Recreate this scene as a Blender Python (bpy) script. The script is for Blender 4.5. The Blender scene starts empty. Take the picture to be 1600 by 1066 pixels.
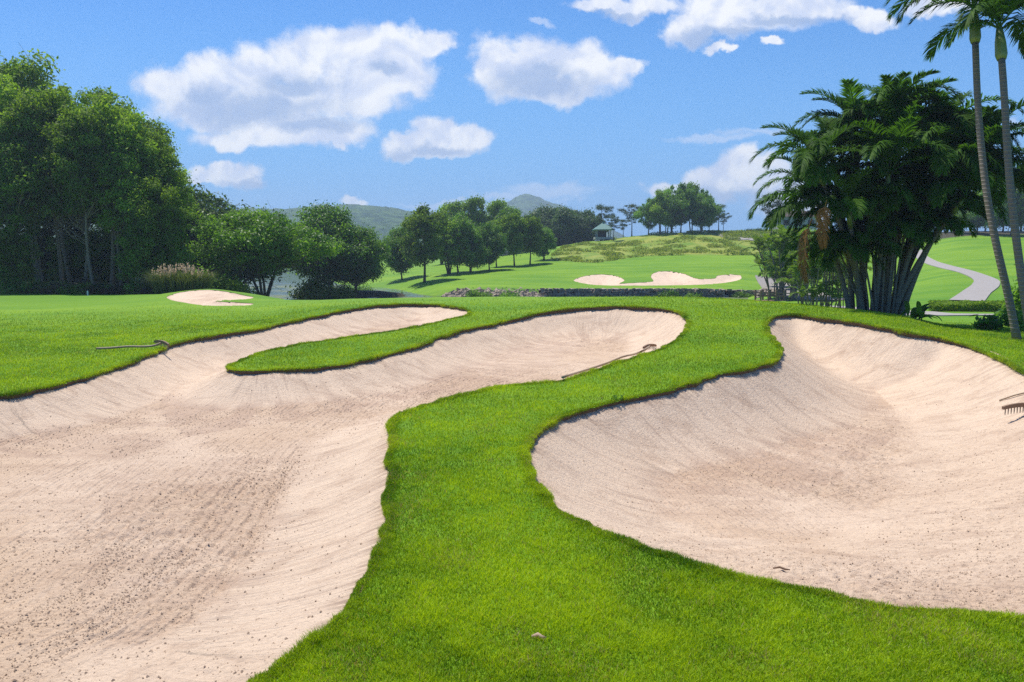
import bpy, math, random
import numpy as np
from mathutils import Vector, Matrix, Euler

# ------------------------------------------------------------------ camera, sky, sun, exposure
SC = bpy.context.scene
COL = SC.collection
H, F = 2.4, 1200.0
TH = math.atan((533 - 395) / F)
cam_d = bpy.data.cameras.new('camera'); cam = bpy.data.objects.new('camera', cam_d); COL.objects.link(cam)
cam_d.sensor_width = 36; cam_d.lens = 27; cam_d.clip_start = 0.1; cam_d.clip_end = 12000
cam.location = (0, 0, H); cam.rotation_euler = (math.pi / 2 - TH, 0, 0)
SC.camera = cam
SC.view_settings.view_transform = 'Standard'; SC.view_settings.look = 'None'
SC.view_settings.exposure = 0.22; SC.view_settings.gamma = 1.0; SC.view_settings.use_curve_mapping = False
SUN_EL, SUN_AZ = math.radians(66), math.radians(-36)     # azimuth clockwise from +Y (into the picture, to the right)
sun_dir = Vector((math.sin(SUN_AZ) * math.cos(SUN_EL), math.cos(SUN_AZ) * math.cos(SUN_EL), math.sin(SUN_EL)))
sd = bpy.data.lights.new('sun', 'SUN'); sd.energy = 5.0; sd.angle = math.radians(1.2); sd.color = (1.0, 0.955, 0.88)
so = bpy.data.objects.new('sun', sd); COL.objects.link(so); so.rotation_euler = sun_dir.to_track_quat('Z', 'Y').to_euler()
so.location = (0, 0, 60)
cy = SC.cycles
cy.max_bounces = 6; cy.diffuse_bounces = 3; cy.glossy_bounces = 2; cy.transmission_bounces = 4; cy.volume_bounces = 0
cy.transparent_max_bounces = 8; cy.use_denoising = False; cy.sample_clamp_indirect = 1.6

def ray(px, py):
    a = (px - 800) / F; b = (533 - py) / F
    dy = math.cos(TH) + b * math.sin(TH); dz = -math.sin(TH) + b * math.cos(TH)
    return a / dy, dz / dy
def at(px, py, Y):
    u, s = ray(px, py); return Vector((u * Y, Y, H + s * Y))

class NT:                                   # small node-tree helper
    def __init__(s, tree): s.t = tree; s.n = tree.nodes; s.l = tree.links
    def node(s, typ, **kw):
        n = s.n.new(typ)
        for k, v in kw.items():
            if k == 'ins':
                for i, x in v.items():
                    if isinstance(x, bpy.types.NodeSocket): s.l.new(x, n.inputs[i])
                    else: n.inputs[i].default_value = x
            else: setattr(n, k, v)
        return n
    def math(s, op, a, b=0.0, c=0.0, clamp=False):
        n = s.node('ShaderNodeMath', operation=op, use_clamp=clamp, ins={0: a, 1: b, 2: c}); return n.outputs[0]
    def vmath(s, op, a, b=(0, 0, 0)):
        n = s.node('ShaderNodeVectorMath', operation=op, ins={0: a, 1: b})
        return n.outputs['Value'] if op in ('LENGTH', 'DOT_PRODUCT') else n.outputs[0]
    def noise(s, vec, scale, detail=3.0, rough=0.55, dist=0.0, color=False):
        n = s.node('ShaderNodeTexNoise', ins={'Vector': vec, 'Scale': scale, 'Detail': detail, 'Roughness': rough, 'Distortion': dist})
        return n.outputs['Color'] if color else n.outputs[0]
    def ramp(s, fac, stops, interp='LINEAR'):
        n = s.node('ShaderNodeValToRGB', ins={0: fac}); r = n.color_ramp; r.interpolation = interp
        while len(r.elements) < len(stops): r.elements.new(0.5)
        for e, (p, c) in zip(r.elements, stops):
            e.position = p; e.color = (c[0], c[1], c[2], 1) if hasattr(c, '__len__') else (c, c, c, 1)
        return n.outputs[0]
    def mix(s, fac, a, b, mode='MIX'):
        n = s.node('ShaderNodeMix', data_type='RGBA', blend_type=mode)
        for i, x in ((0, fac), (6, a), (7, b)):
            if isinstance(x, bpy.types.NodeSocket): s.l.new(x, n.inputs[i])
            elif i == 0: n.inputs[0].default_value = x
            else: n.inputs[i].default_value = (x[0], x[1], x[2], 1)
        return n.outputs[2]
    def sstep(s, x, lo, hi):
        n = s.node('ShaderNodeMapRange', interpolation_type='SMOOTHSTEP', ins={0: x, 1: lo, 2: hi, 3: 0.0, 4: 1.0}); return n.outputs[0]

# world: physical sky, with a cloud layer laid out by view direction in the world
W = bpy.data.worlds.new('World'); SC.world = W; W.use_nodes = True
w = NT(W.node_tree); w.n.clear()
sky = w.node('ShaderNodeTexSky', sky_type='NISHITA', sun_disc=False, sun_elevation=SUN_EL, sun_rotation=SUN_AZ,
             altitude=100, air_density=1.0, dust_density=0.3, ozone_density=2.5)
tc = w.node('ShaderNodeTexCoord')
sep = w.node('ShaderNodeSeparateXYZ', ins={0: tc.outputs['Generated']})
ysafe = w.math('MAXIMUM', sep.outputs[1], 0.08)
uu = w.math('DIVIDE', sep.outputs[0], ysafe); vv = w.math('DIVIDE', sep.outputs[2], ysafe)
P0 = w.node('ShaderNodeCombineXYZ', ins={0: uu, 1: vv, 2: 0.0}).outputs[0]
wn = w.noise(P0, 9.0, 5.0, 0.6, 0.0, color=True)
wn2 = w.noise(P0, 30.0, 4.0, 0.6, 0.0, color=True)
off = w.vmath('ADD', w.vmath('MULTIPLY', w.vmath('SUBTRACT', wn, (.5, .5, .5)), (.085, .06, 0)),
              w.vmath('MULTIPLY', w.vmath('SUBTRACT', wn2, (.5, .5, .5)), (.03, .026, 0)))
P = w.vmath('ADD', P0, off)
def blob_field(lst):
    f = None
    for (cx, cyy, rx, ry) in lst:
        u, v = ray(cx, cyy)
        d = w.vmath('SUBTRACT', P, (u, v, 0)); d = w.vmath('MULTIPLY', d, (F / rx, F / ry, 0))
        e = w.vmath('LENGTH', d)
        f = e if f is None else w.math('SMOOTH_MIN', f, e, 0.25)
    return w.math('SUBTRACT', 1.0, f)
CL = [(270, 140, 60, 36), (330, 115, 62, 40), (395, 105, 62, 46), (470, 90, 70, 48), (545, 82, 75, 44), (625, 72, 65, 38), (670, 66, 40, 25),
      (620, 118, 66, 42), (540, 150, 95, 45), (430, 165, 130, 45), (320, 170, 100, 34), (400, 212, 105, 22), (500, 210, 85, 26), (530, 224, 30, 10),
      (775, 105, 50, 42), (850, 96, 65, 40), (920, 104, 60, 40), (975, 100, 38, 16), (850, 138, 90, 24),
      (628, 230, 36, 18), (672, 212, 48, 26), (730, 218, 44, 26), (675, 240, 75, 14),
      (360, 268, 52, 20), (325, 275, 32, 12),
      (935, 2, 50, 14), (1000, 4, 80, 20), (1075, 42, 42, 26), (1140, 22, 80, 38), (1240, 14, 90, 34), (1335, 26, 60, 16), (1125, 75, 30, 8),
      (1208, 74, 18, 9), (1060, 298, 60, 16), (1112, 285, 55, 26), (1160, 266, 42, 32), (1205, 285, 50, 42), (1250, 320, 60, 36),
      (558, 318, 28, 9), (1470, 12, 60, 18)]
THIN = [(1110, 216, 85, 8), (1185, 207, 60, 8), (860, 297, 100, 12), (790, 306, 70, 8), (1590, 190, 40, 6), (715, 215, 35, 8), (845, 32, 25, 6), (720, 318, 120, 7), (330, 215, 40, 10),(1590,330,80,14)]
GREY = [(400, 172, 140, 26), (320, 150, 45, 20), (470, 135, 60, 20), (600, 100, 30, 12), (500, 200, 70, 12), (840, 132, 80, 24), (850, 110, 30, 18),
        (1090, 58, 45, 12), (1150, 50, 50, 9), (680, 242, 70, 10), (1150, 302, 70, 14), (385, 282, 45, 9), (1240, 36, 80, 8), (960, 18, 60, 6)]
nz = w.noise(P0, 22.0, 7.0, 0.62)
nzc = w.math('MULTIPLY', w.math('SUBTRACT', nz, 0.5), 0.75)
fa = w.math('ADD', blob_field(CL), nzc)
aC = w.sstep(fa, -0.13, 0.36)
fs = w.node('ShaderNodeMapping', ins={'Vector': P0, 'Scale': (9, 34, 1)}).outputs[0]
fb = w.math('ADD', blob_field(THIN), w.math('MULTIPLY', w.math('SUBTRACT', w.noise(fs, 1.0, 5.0, .6), .5), 1.0))
aT = w.math('MULTIPLY', w.sstep(fb, -0.1, 0.7), 0.55)
gr = w.sstep(w.math('ADD', blob_field(GREY), w.math('MULTIPLY', w.math('SUBTRACT', w.noise(P0, 14.0, 5.0, .55), .5), 1.2)), -0.45, 0.6)
Psun = w.vmath('ADD', P0, (-.006, .014, 0))
em = w.math('SUBTRACT', w.noise(P0, 10.0, 4.0, .55, .3), w.noise(Psun, 10.0, 4.0, .55, .3))
puff = w.sstep(em, -.09, .09)
hs = w.node('ShaderNodeHueSaturation', ins={'Saturation': 1.22, 'Value': 1.0, 'Color': sky.outputs[0]})
tint = w.mix(1.0, hs.outputs[0], (0.48, 0.87, 1.25), 'MULTIPLY')
# keep the low sky blue as in the photograph rather than milky
skyc = w.mix(w.sstep(vv, 0.45, -0.02), tint, (1.65, 4.25, 8.3))
cw = w.mix(puff, (5.9, 6.6, 8.4), (8.8, 8.9, 9.2))
cg = w.mix(w.math('MULTIPLY', gr, 0.82), cw, (3.0, 4.2, 6.7))
s1 = w.mix(aT, skyc, (6.0, 6.9, 8.8))
s2 = w.mix(aC, s1, cg)
bg = w.node('ShaderNodeBackground', ins={0: s2, 1: 0.1})
wo = w.node('ShaderNodeOutputWorld', ins={0: bg.outputs[0]})

# ------------------------------------------------------------------ numpy noise
def _h(ix, iy, iz, seed):
    n = (ix * 374761393 + iy * 668265263 + iz * 2147483647 // 3 + seed * 974634777) & 0xffffffff
    n = ((n ^ (n >> 13)) * 1274126177) & 0xffffffff
    return ((n ^ (n >> 16)) & 0xffff) / 65535.0
def vnoise(x, y, z=None, seed=0):
    x = np.asarray(x, float); y = np.asarray(y, float); z = np.zeros_like(x) if z is None else np.asarray(z, float)
    ix, iy, iz = (np.floor(a).astype(np.int64) for a in (x, y, z)); fx, fy, fz = x - ix, y - iy, z - iz
    fx, fy, fz = (a * a * (3 - 2 * a) for a in (fx, fy, fz)); r = 0
    for dz in (0, 1):
        for dy in (0, 1):
            for dx in (0, 1):
                wgt = (fx if dx else 1 - fx) * (fy if dy else 1 - fy) * (fz if dz else 1 - fz)
                r = r + wgt * _h(ix + dx, iy + dy, iz + dz, seed)
    return r * 2 - 1
def fbm(x, y, octv=4, seed=0):
    r = 0; a = 1.0; t = 0
    for i in range(octv):
        r = r + a * vnoise(x * 2 ** i, y * 2 ** i, None, seed + i); t += a; a *= .5
    return r / t
def sms(x, a, b):
    t = np.clip((x - a) / (b - a), 0, 1); return t * t * (3 - 2 * t)

# ------------------------------------------------------------------ mesh helpers
def mesh_np(name, V, groups, mats, parent=None, smooth=False, attrs=None, vattrs=None):
    """V (n,3); groups: list of (faces array (m,k), material index)."""
    me = bpy.data.meshes.new(name)
    V = np.asarray(V, np.float32); me.vertices.add(len(V)); me.vertices.foreach_set('co', V.ravel())
    loops = np.concatenate([g[0].ravel() for g in groups]).astype(np.int32)
    tot = np.concatenate([np.full(len(g[0]), g[0].shape[1], np.int32) for g in groups])
    mi = np.concatenate([np.full(len(g[0]), g[1], np.int32) for g in groups])
    st = np.zeros(len(tot), np.int32); st[1:] = np.cumsum(tot)[:-1]
    me.loops.add(len(loops)); me.loops.foreach_set('vertex_index', loops)
    me.polygons.add(len(tot)); me.polygons.foreach_set('loop_start', st)
    try: me.polygons.foreach_set('loop_total', tot)
    except Exception: pass
    me.polygons.foreach_set('material_index', mi)
    me.polygons.foreach_set('use_smooth', np.full(len(tot), smooth, bool))
    for k, a in (vattrs or {}).items():
        a = np.asarray(a, np.float32)
        if a.ndim == 1:
            t = me.attributes.new(k, 'FLOAT', 'POINT'); t.data.foreach_set('value', a)
        else:
            t = me.attributes.new(k, 'FLOAT_VECTOR', 'POINT'); t.data.foreach_set('vector', a.ravel())
    me.update(calc_edges=True); me.validate()
    for m in mats: me.materials.append(m)
    o = bpy.data.objects.new(name, me); COL.objects.link(o)
    if parent: o.parent = parent
    return o
def empty(name, loc=(0, 0, 0), rz=0.0):
    o = bpy.data.objects.new(name, None); COL.objects.link(o); o.location = loc; o.rotation_euler = (0, 0, rz)
    o.empty_display_size = 0.2; return o
def tag(o, label=None, cat=None, group=None, kind=None):
    if label: o['label'] = label
    if cat: o['category'] = cat
    if group: o['group'] = group
    if kind: o['kind'] = kind
    return o
def kids(o): return [c for c in bpy.data.objects if c.parent == o]
def copy_tree(o, parent=None):
    c = o.copy(); COL.objects.link(c)
    if parent: c.parent = parent
    for ch in CH.get(o.name, []): 
        n = copy_tree(ch, c); CH.setdefault(c.name, []).append(n)
    return c
CH = {}
def child(p, o):
    o.parent = p; CH.setdefault(p.name, []).append(o); return o

class MB:
    def __init__(s): s.v = []; s.q = []; s.t = []; s.n = 0
    def add(s, V, Q=None, T=None):
        V = np.asarray(V, float).reshape(-1, 3); s.v.append(V)
        if Q is not None and len(Q): s.q.append(np.asarray(Q) + s.n)
        if T is not None and len(T): s.t.append(np.asarray(T) + s.n)
        s.n += len(V)
    def tube(s, pts, rad, k=8, cap=True):
        pts = [Vector(p) for p in pts]; n = len(pts); rad = [rad] * n if not hasattr(rad, '__len__') else rad
        V = []; ref = Vector((0.31, 0.17, 0.93)).normalized()
        for i, p in enumerate(pts):
            t = (pts[min(i + 1, n - 1)] - pts[max(i - 1, 0)]).normalized()
            a = t.cross(ref)
            if a.length < 0.15: a = t.cross(Vector((1, 0, 0)))
            a.normalize(); b = t.cross(a)
            for j in range(k):
                an = 2 * math.pi * j / k; V.append(p + (a * math.cos(an) + b * math.sin(an)) * rad[i])
        Q = [(i * k + j, i * k + (j + 1) % k, (i + 1) * k + (j + 1) % k, (i + 1) * k + j) for i in range(n - 1) for j in range(k)]
        T = []
        if cap:
            V.append(pts[0]); V.append(pts[-1]); c0, c1 = n * k, n * k + 1
            T = [(c0, (j + 1) % k, j) for j in range(k)] + [(c1, (n - 1) * k + j, (n - 1) * k + (j + 1) % k) for j in range(k)]
        s.add([tuple(v) for v in V], Q, T)
    def box(s, c, d, rot=None, jit=0.0, rng=None):
        V = np.array([[x, y, z] for x in (-.5, .5) for y in (-.5, .5) for z in (-.5, .5)], float) * np.array(d)
        if jit: V += rng.uniform(-jit, jit, V.shape)
        if rot is not None: V = V @ np.array(Euler(rot).to_matrix()).T
        V += np.array(c)
        s.add(V, [(0, 1, 3, 2), (4, 6, 7, 5), (0, 4, 5, 1), (2, 3, 7, 6), (0, 2, 6, 4), (1, 5, 7, 3)])
    def build(s, name, mat, parent=None, smooth=False):
        g = []
        if s.q: g.append((np.concatenate(s.q), 0))
        if s.t: g.append((np.concatenate(s.t), 0))
        return mesh_np(name, np.concatenate(s.v), g, [mat], parent, smooth)

# ------------------------------------------------------------------ materials
def new_mat(name):
    m = bpy.data.materials.new(name); m.use_nodes = True; t = NT(m.node_tree); t.n.clear()
    out = t.node('ShaderNodeOutputMaterial'); return m, t, out
def principled(t, **ins):
    n = t.node('ShaderNodeBsdfPrincipled')
    for k, v in ins.items():
        k = k.replace('_', ' ')
        if isinstance(v, bpy.types.NodeSocket): t.l.new(v, n.inputs[k])
        else: n.inputs[k].default_value = v if not (hasattr(v, '__len__') and len(v) == 3) else (*v, 1)
    return n
def simple(name, c, rough=0.8, var=0.25, scale=6.0, bump=0.3, bdist=0.01, spec=0.3, metal=0.0):
    m, t, out = new_mat(name); tcn = t.node('ShaderNodeTexCoord'); n = t.noise(tcn.outputs['Object'], scale, 5.0, .6)
    c2 = t.mix(n, tuple(x * (1 - var) for x in c), tuple(min(1, x * (1 + var)) for x in c))
    b = t.node('ShaderNodeBump', ins={'Strength': bump, 'Distance': bdist, 'Height': t.noise(tcn.outputs['Object'], scale * 5, 4.0, .6)})
    p = principled(t, Base_Color=c2, Roughness=rough, Normal=b.outputs[0], Metallic=metal); p.inputs['Specular IOR Level'].default_value = spec
    t.l.new(p.outputs[0], out.inputs[0]); return m
def foliage(name, dark, light, trans=0.35, gloss=0.25, rough=0.45, tcol=None, objvar=0.5):
    m, t, out = new_mat(name)
    r = t.node('ShaderNodeAttribute', attribute_name='rnd').outputs['Fac']
    oi = t.node('ShaderNodeObjectInfo').outputs['Random']; tcn = t.node('ShaderNodeTexCoord')
    cl = t.sstep(t.noise(tcn.outputs['Object'], 0.55, 3.0, .6), .35, .65)
    f = t.math('ADD', t.math('MULTIPLY', r, .75), t.math('MULTIPLY', cl, .25), clamp=True)
    c = t.mix(f, dark, light)
    k = t.math('ADD', t.math('MULTIPLY', oi, objvar), 1 - objvar / 2)
    c = t.mix(1.0, c, t.node('ShaderNodeCombineXYZ', ins={0: k, 1: k, 2: k}).outputs[0], 'MULTIPLY')
    p = principled(t, Base_Color=c, Roughness=rough); p.inputs['Specular IOR Level'].default_value = gloss
    tr = t.node('ShaderNodeBsdfTranslucent'); tcx = t.mix(1.0, c, tcol or (1.25, 1.35, .5), 'MULTIPLY'); t.l.new(tcx, tr.inputs[0])
    mx = t.node('ShaderNodeMixShader', ins={0: trans, 1: p.outputs[0], 2: tr.outputs[0]})
    t.l.new(mx.outputs[0], out.inputs[0]); return m

M = {}
# turf / ground sheet
m, t, out = new_mat('turf'); tcn = t.node('ShaderNodeTexCoord'); pos = tcn.outputs['Object']
reg = t.node('ShaderNodeAttribute', attribute_name='region')
rs = t.node('ShaderNodeSeparateXYZ', ins={0: reg.outputs['Vector']})    # x rough, y forest floor, z darker mown with forest shade painted in
n1 = t.noise(t.node('ShaderNodeMapping', ins={'Vector': pos, 'Scale': (.25, 1, 1)}).outputs[0], 0.30, 5.0, .65); n1 = t.sstep(n1, .3, .7); n2 = t.noise(pos, 5.0, 5.0, .7); n3 = t.noise(pos, 60.0, 3.0, .7)
g = t.mix(n1, (.105, .245, .008), (.230, .370, .012))
g = t.mix(t.math('MULTIPLY', n2, .5), g, (.100, .225, .010))
g = t.mix(t.math('MULTIPLY', rs.outputs[2], .6), g, (.085, .220, .012))
rg = t.mix(t.sstep(t.noise(pos, 0.22, 6.0, .7), .38, .62), (.14, .24, .02), (.30, .32, .05))
rg = t.mix(t.sstep(t.noise(pos, 0.07, 4.0, .6), .58, .72), rg, (.20, .14, .06))
g = t.mix(rs.outputs[0], g, rg)
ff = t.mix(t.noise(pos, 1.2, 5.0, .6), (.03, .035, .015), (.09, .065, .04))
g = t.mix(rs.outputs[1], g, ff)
g = t.mix(t.math('MULTIPLY', t.sstep(n3, .5, .8), .35), g, (.06, .15, .008))
hb = t.math('ADD', n3, t.math('MULTIPLY', n2, .6))
bp = t.node('ShaderNodeBump', ins={'Strength': .55, 'Distance': .04, 'Height': hb})
p = principled(t, Base_Color=g, Roughness=.75, Normal=bp.outputs[0]); p.inputs['Specular IOR Level'].default_value = .15
t.l.new(p.outputs[0], out.inputs[0]); M['turf'] = m
M['crumb'] = simple('crumb', (.50, .365, .25), 1.0, .35, 9, .3, .005, .05)
M['soil'] = simple('soil', (.15, .10, .062), 1.0, .5, 20, .6, .02, .1)
# sand
m, t, out = new_mat('sand'); tcn = t.node('ShaderNodeTexCoord'); pos = tcn.outputs['Object']
rim = t.node('ShaderNodeAttribute', attribute_name='rim').outputs['Vector']
rsx = t.node('ShaderNodeSeparateXYZ', ins={0: rim}); d = rsx.outputs[2]
wall = t.node('ShaderNodeAttribute', attribute_name='wall').outputs['Fac']; stk = t.math('MULTIPLY', wall, t.node('ShaderNodeAttribute', attribute_name='stk').outputs['Fac'])
# wear: 0 smooth pale, 1 disturbed browner; pits and crease add painted shade
st_v = t.node('ShaderNodeMapping', ins={'Vector': rim, 'Scale': (14, 14, .9)}).outputs[0]
streak = t.noise(st_v, 1.0, 5.0, .65, .4)
st_v2 = t.node('ShaderNodeMapping', ins={'Vector': rim, 'Scale': (3.5, 3.5, .5)}).outputs[0]
streak2 = t.noise(st_v2, 1.0, 4.0, .6)
big = t.noise(pos, .35, 5.0, .6, .3); mid = t.noise(pos, 1.7, 6.0, .65, .6)
lat = t.node('ShaderNodeMapping', ins={'Vector': pos, 'Rotation': (0, 0, .45), 'Scale': (.5, 4.0, 1)}).outputs[0]
lat = t.noise(lat, 1.2, 6.0, .65, .5)
base = t.mix(t.sstep(big, .35, .65), (.620, .450, .305), (.705, .535, .385))
base = t.mix(t.sstep(wall, .1, .9), base, (.735, .560, .400))
base = t.mix(t.math('MULTIPLY', t.sstep(mid, .48, .68), .45), base, (.46, .315, .215))
base = t.mix(t.math('MULTIPLY', t.sstep(lat, .50, .70), .4), base, (.43, .295, .205))
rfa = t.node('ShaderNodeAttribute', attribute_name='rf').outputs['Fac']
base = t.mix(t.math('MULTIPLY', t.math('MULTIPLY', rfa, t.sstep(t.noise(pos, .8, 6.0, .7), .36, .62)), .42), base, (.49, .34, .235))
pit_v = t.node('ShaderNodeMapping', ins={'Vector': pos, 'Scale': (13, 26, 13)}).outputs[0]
pit_shade = t.sstep(t.noise(pit_v, 1.0, 4.0, .7, .3), .515, .63)
base = t.mix(t.math('MULTIPLY', t.math('MULTIPLY', pit_shade, t.math('ADD', t.math('MULTIPLY', rfa, .8), .20)), .60), base, (.27, .175, .115))  # pits darkened in the colour, shade the high sun barely gives
sfac = t.math('MULTIPLY', t.math('MULTIPLY', t.sstep(streak, .50, .72), stk), .5)
base = t.mix(sfac, base, (.40, .285, .21))
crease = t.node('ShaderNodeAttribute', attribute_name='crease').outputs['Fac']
base = t.mix(t.math('MULTIPLY', t.math('MULTIPLY', crease, t.sstep(streak2, .38, .6)), .55), base, (.42, .285, .205))  # concave foot of the walls shaded darker in the colour
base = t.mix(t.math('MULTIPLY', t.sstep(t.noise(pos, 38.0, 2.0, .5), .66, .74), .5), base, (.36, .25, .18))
near_rim = t.sstep(d, .22, .0)  # streaky darker band close to the rim
base = t.mix(t.math('MULTIPLY', t.math('MULTIPLY', near_rim, t.sstep(streak, .4, .6)), .6), base, (.30, .20, .14))
gr1 = t.noise(pos, 120.0, 3.0, .7); gr2 = t.noise(pos, 22.0, 5.0, .7, .2)
fine_v = t.node('ShaderNodeMapping', ins={'Vector': rim, 'Scale': (34, 34, 1.6)}).outputs[0]
fine = t.noise(fine_v, 1.0, 3.0, .6)
gd = t.node('ShaderNodeAttribute', attribute_name='guide').outputs['Fac']
dd = t.math('ADD', t.math('MULTIPLY', gd, 2 * math.pi / .065), t.math('MULTIPLY', t.noise(pos, 1.1, 3.0, .5), 16.0))
stripes = t.math('MULTIPLY', t.math('SINE', dd), t.math('SUBTRACT', 1.0, wall))
hgt = t.math('ADD', t.math('MULTIPLY', gr1, .35), t.math('MULTIPLY', gr2, 1.0))
hgt = t.math('ADD', hgt, t.math('MULTIPLY', t.math('MULTIPLY', fine, stk), 1.1))
hgt = t.math('ADD', hgt, t.math('MULTIPLY', t.math('MULTIPLY', stripes, t.sstep(mid, .4, .6)), .22))
bp = t.node('ShaderNodeBump', ins={'Strength': .85, 'Distance': .034, 'Height': hgt})
p = principled(t, Base_Color=base, Roughness=.95, Normal=bp.outputs[0]); p.inputs['Specular IOR Level'].default_value = .1
t.l.new(p.outputs[0], out.inputs[0]); M['sand'] = m
m, t, out = new_mat('grass_blade')
r = t.node('ShaderNodeAttribute', attribute_name='rnd').outputs['Fac']
c = t.mix(t.math('MINIMUM', r, 1.0), (.078, .195, .004), (.455, .590, .016)); c = t.mix(t.math('GREATER_THAN', r, 1.5), c, (.40, .34, .13))
p = principled(t, Base_Color=c, Roughness=.5); p.inputs['Specular IOR Level'].default_value = .25
tr = t.node('ShaderNodeBsdfTranslucent'); t.l.new(t.mix(1.0, c, (1.25, 1.2, .5), 'MULTIPLY'), tr.inputs[0])
mx = t.node('ShaderNodeMixShader', ins={0: .45, 1: p.outputs[0], 2: tr.outputs[0]}); t.l.new(mx.outputs[0], out.inputs[0]); M['blade'] = m
M['leaf_forest'] = foliage('leaf_forest', (.070, .145, .018), (.310, .430, .045), .48, .10, .6)
M['leaf_light'] = foliage('leaf_light', (.095, .180, .018), (.27, .38, .040), .5, .1, .6)
M['leaf_mid'] = foliage('leaf_mid', (.050, .140, .014), (.230, .390, .034), .48, .25, .45)
M['leaf_dark'] = foliage('leaf_dark', (.040, .085, .026), (.125, .195, .045), .4, .25, .5)
M['leaf_pine'] = foliage('leaf_pine', (.030, .060, .022), (.080, .125, .035), .25, .2, .5)
M['leaf_palm'] = foliage('leaf_palm', (.024, .075, .010), (.105, .215, .016), .42, .08, .6, objvar=.5)
M['leaf_areca'] = foliage('leaf_areca', (.060, .130, .016), (.22, .31, .035), .42, .15, .5)
M['rough_leaf'] = foliage('rough_leaf', (.12, .20, .025), (.38, .40, .06), .4, .1, .7, objvar=0)
M['leaf_dead'] = foliage('leaf_dead', (.22, .09, .025), (.42, .19, .05), .3, .2, .6, (1.2, 1.1, .8))
M['leaf_dry'] = foliage('leaf_dry', (.09, .06, .04), (.19, .13, .085), .3, .1, .7, (1.1, 1, .8))
M['plume'] = foliage('plume', (.62, .47, .34), (.80, .66, .50), .5, .1, .8, (1.1, 1, .9))
M['reed'] = foliage('reed', (.10, .14, .04), (.24, .27, .10), .35, .15, .6)
M['bark'] = simple('bark', (.105, .078, .055), .9, .4, 8, .8, .03, .15)
M['bark_pale'] = simple('bark_pale', (.27, .20, .14), .9, .35, 6, .6, .03, .15)
M['stone'] = simple('stone', (.33, .27, .195), .9, .6, 1.1, .7, .04, .2)
M['wood'] = simple('wood', (.24, .15, .09), .7, .4, 25, .4, .005, .3)
M['handle'] = simple('handle_wood', (.34, .25, .16), .6, .35, 18, .3, .003, .3)
M['tine'] = simple('tine', (.30, .25, .19), .6, .2, 20, .2, .002, .3)
M['path'] = simple('path_concrete', (.34, .31, .28), .9, .18, 1.5, .4, .01, .2)
M['gravel'] = simple('gravel', (.30, .27, .24), .95, .3, 9, .8, .03, .1)
M['roof_green'] = simple('roof_green', (.13, .25, .21), .6, .15, 3, .3, .02, .3)
M['roof_brown'] = simple('roof_brown', (.10, .075, .06), .8, .3, 4, .4, .02, .2)
M['white'] = simple('white_paint', (.75, .75, .73), .6, .06, 3, .1, .005, .3)
M['wallgrey'] = simple('grey_wall', (.36, .36, .35), .8, .15, 2, .2, .01, .2)
M['dark'] = simple('dark_opening', (.03, .03, .03), .8, .2, 3, .1, .01, .2)
M['red'] = simple('red_paint', (.45, .05, .04), .5, .1, 3, .1, .005, .4)
M['crownshaft'] = simple('crownshaft_skin', (.20, .24, .06), .4, .3, 4, .1, .005, .5)
# ringed palm trunk
m, t, out = new_mat('palm_trunk'); tcn = t.node('ShaderNodeTexCoord'); pos = tcn.outputs['Object']
sz = t.node('ShaderNodeSeparateXYZ', ins={0: pos}).outputs[2]
rw = t.math('FRACT', t.math('ADD', t.math('MULTIPLY', sz, 9.0), t.math('MULTIPLY', t.noise(pos, 1.5, 2.0), .8)))
ring = t.sstep(t.math('ABSOLUTE', t.math('SUBTRACT', rw, .5)), .28, .46)
c = t.mix(t.noise(pos, 7.0, 5.0, .7), (.13, .095, .065), (.27, .205, .15)); c = t.mix(t.math('MULTIPLY', ring, .6), c, (.30, .255, .20))
bp = t.node('ShaderNodeBump', ins={'Strength': .8, 'Distance': .015, 'Height': ring})
p = principled(t, Base_Color=c, Roughness=.8, Normal=bp.outputs[0]); t.l.new(p.outputs[0], out.inputs[0]); M['palm_trunk'] = m
# water
m, t, out = new_mat('water'); tcn = t.node('ShaderNodeTexCoord'); pos = tcn.outputs['Object']
mp = t.node('ShaderNodeMapping', ins={'Vector': pos, 'Scale': (.25, .25, 1)}).outputs[0]
alg = t.sstep(t.noise(mp, .9, 5.0, .65), .50, .60)
sy = t.node('ShaderNodeSeparateXYZ', ins={0: pos}).outputs[1]
alg = t.math('MULTIPLY', alg, t.sstep(sy, 150.0, 110.0))
c = t.mix(alg, (.03, .04, .025), (.10, .13, .03))
bp = t.node('ShaderNodeBump', ins={'Strength': .12, 'Distance': .05, 'Height': t.noise(pos, 2.5, 3.0)})
p = principled(t, Base_Color=c, Normal=bp.outputs[0]); t.l.new(t.math('ADD', t.math('MULTIPLY', alg, .6), .06), p.inputs['Roughness'])
t.l.new(p.outputs[0], out.inputs[0]); M['water'] = m
# far forest on hills
m, t, out = new_mat('far_forest'); tcn = t.node('ShaderNodeTexCoord'); pos = tcn.outputs['Object']
n = t.noise(pos, .05, 6.0, .75); c = t.mix(t.sstep(n, .38, .62), (.018, .050, .016), (.085, .150, .035))
bp = t.node('ShaderNodeBump', ins={'Strength': 1.0, 'Distance': 8.0, 'Height': t.noise(pos, .07, 4.0, .7)})
p = principled(t, Base_Color=c, Roughness=1.0, Normal=bp.outputs[0]); p.inputs['Specular IOR Level'].default_value = .05
t.l.new(p.outputs[0], out.inputs[0]); M['far_forest'] = m

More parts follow.
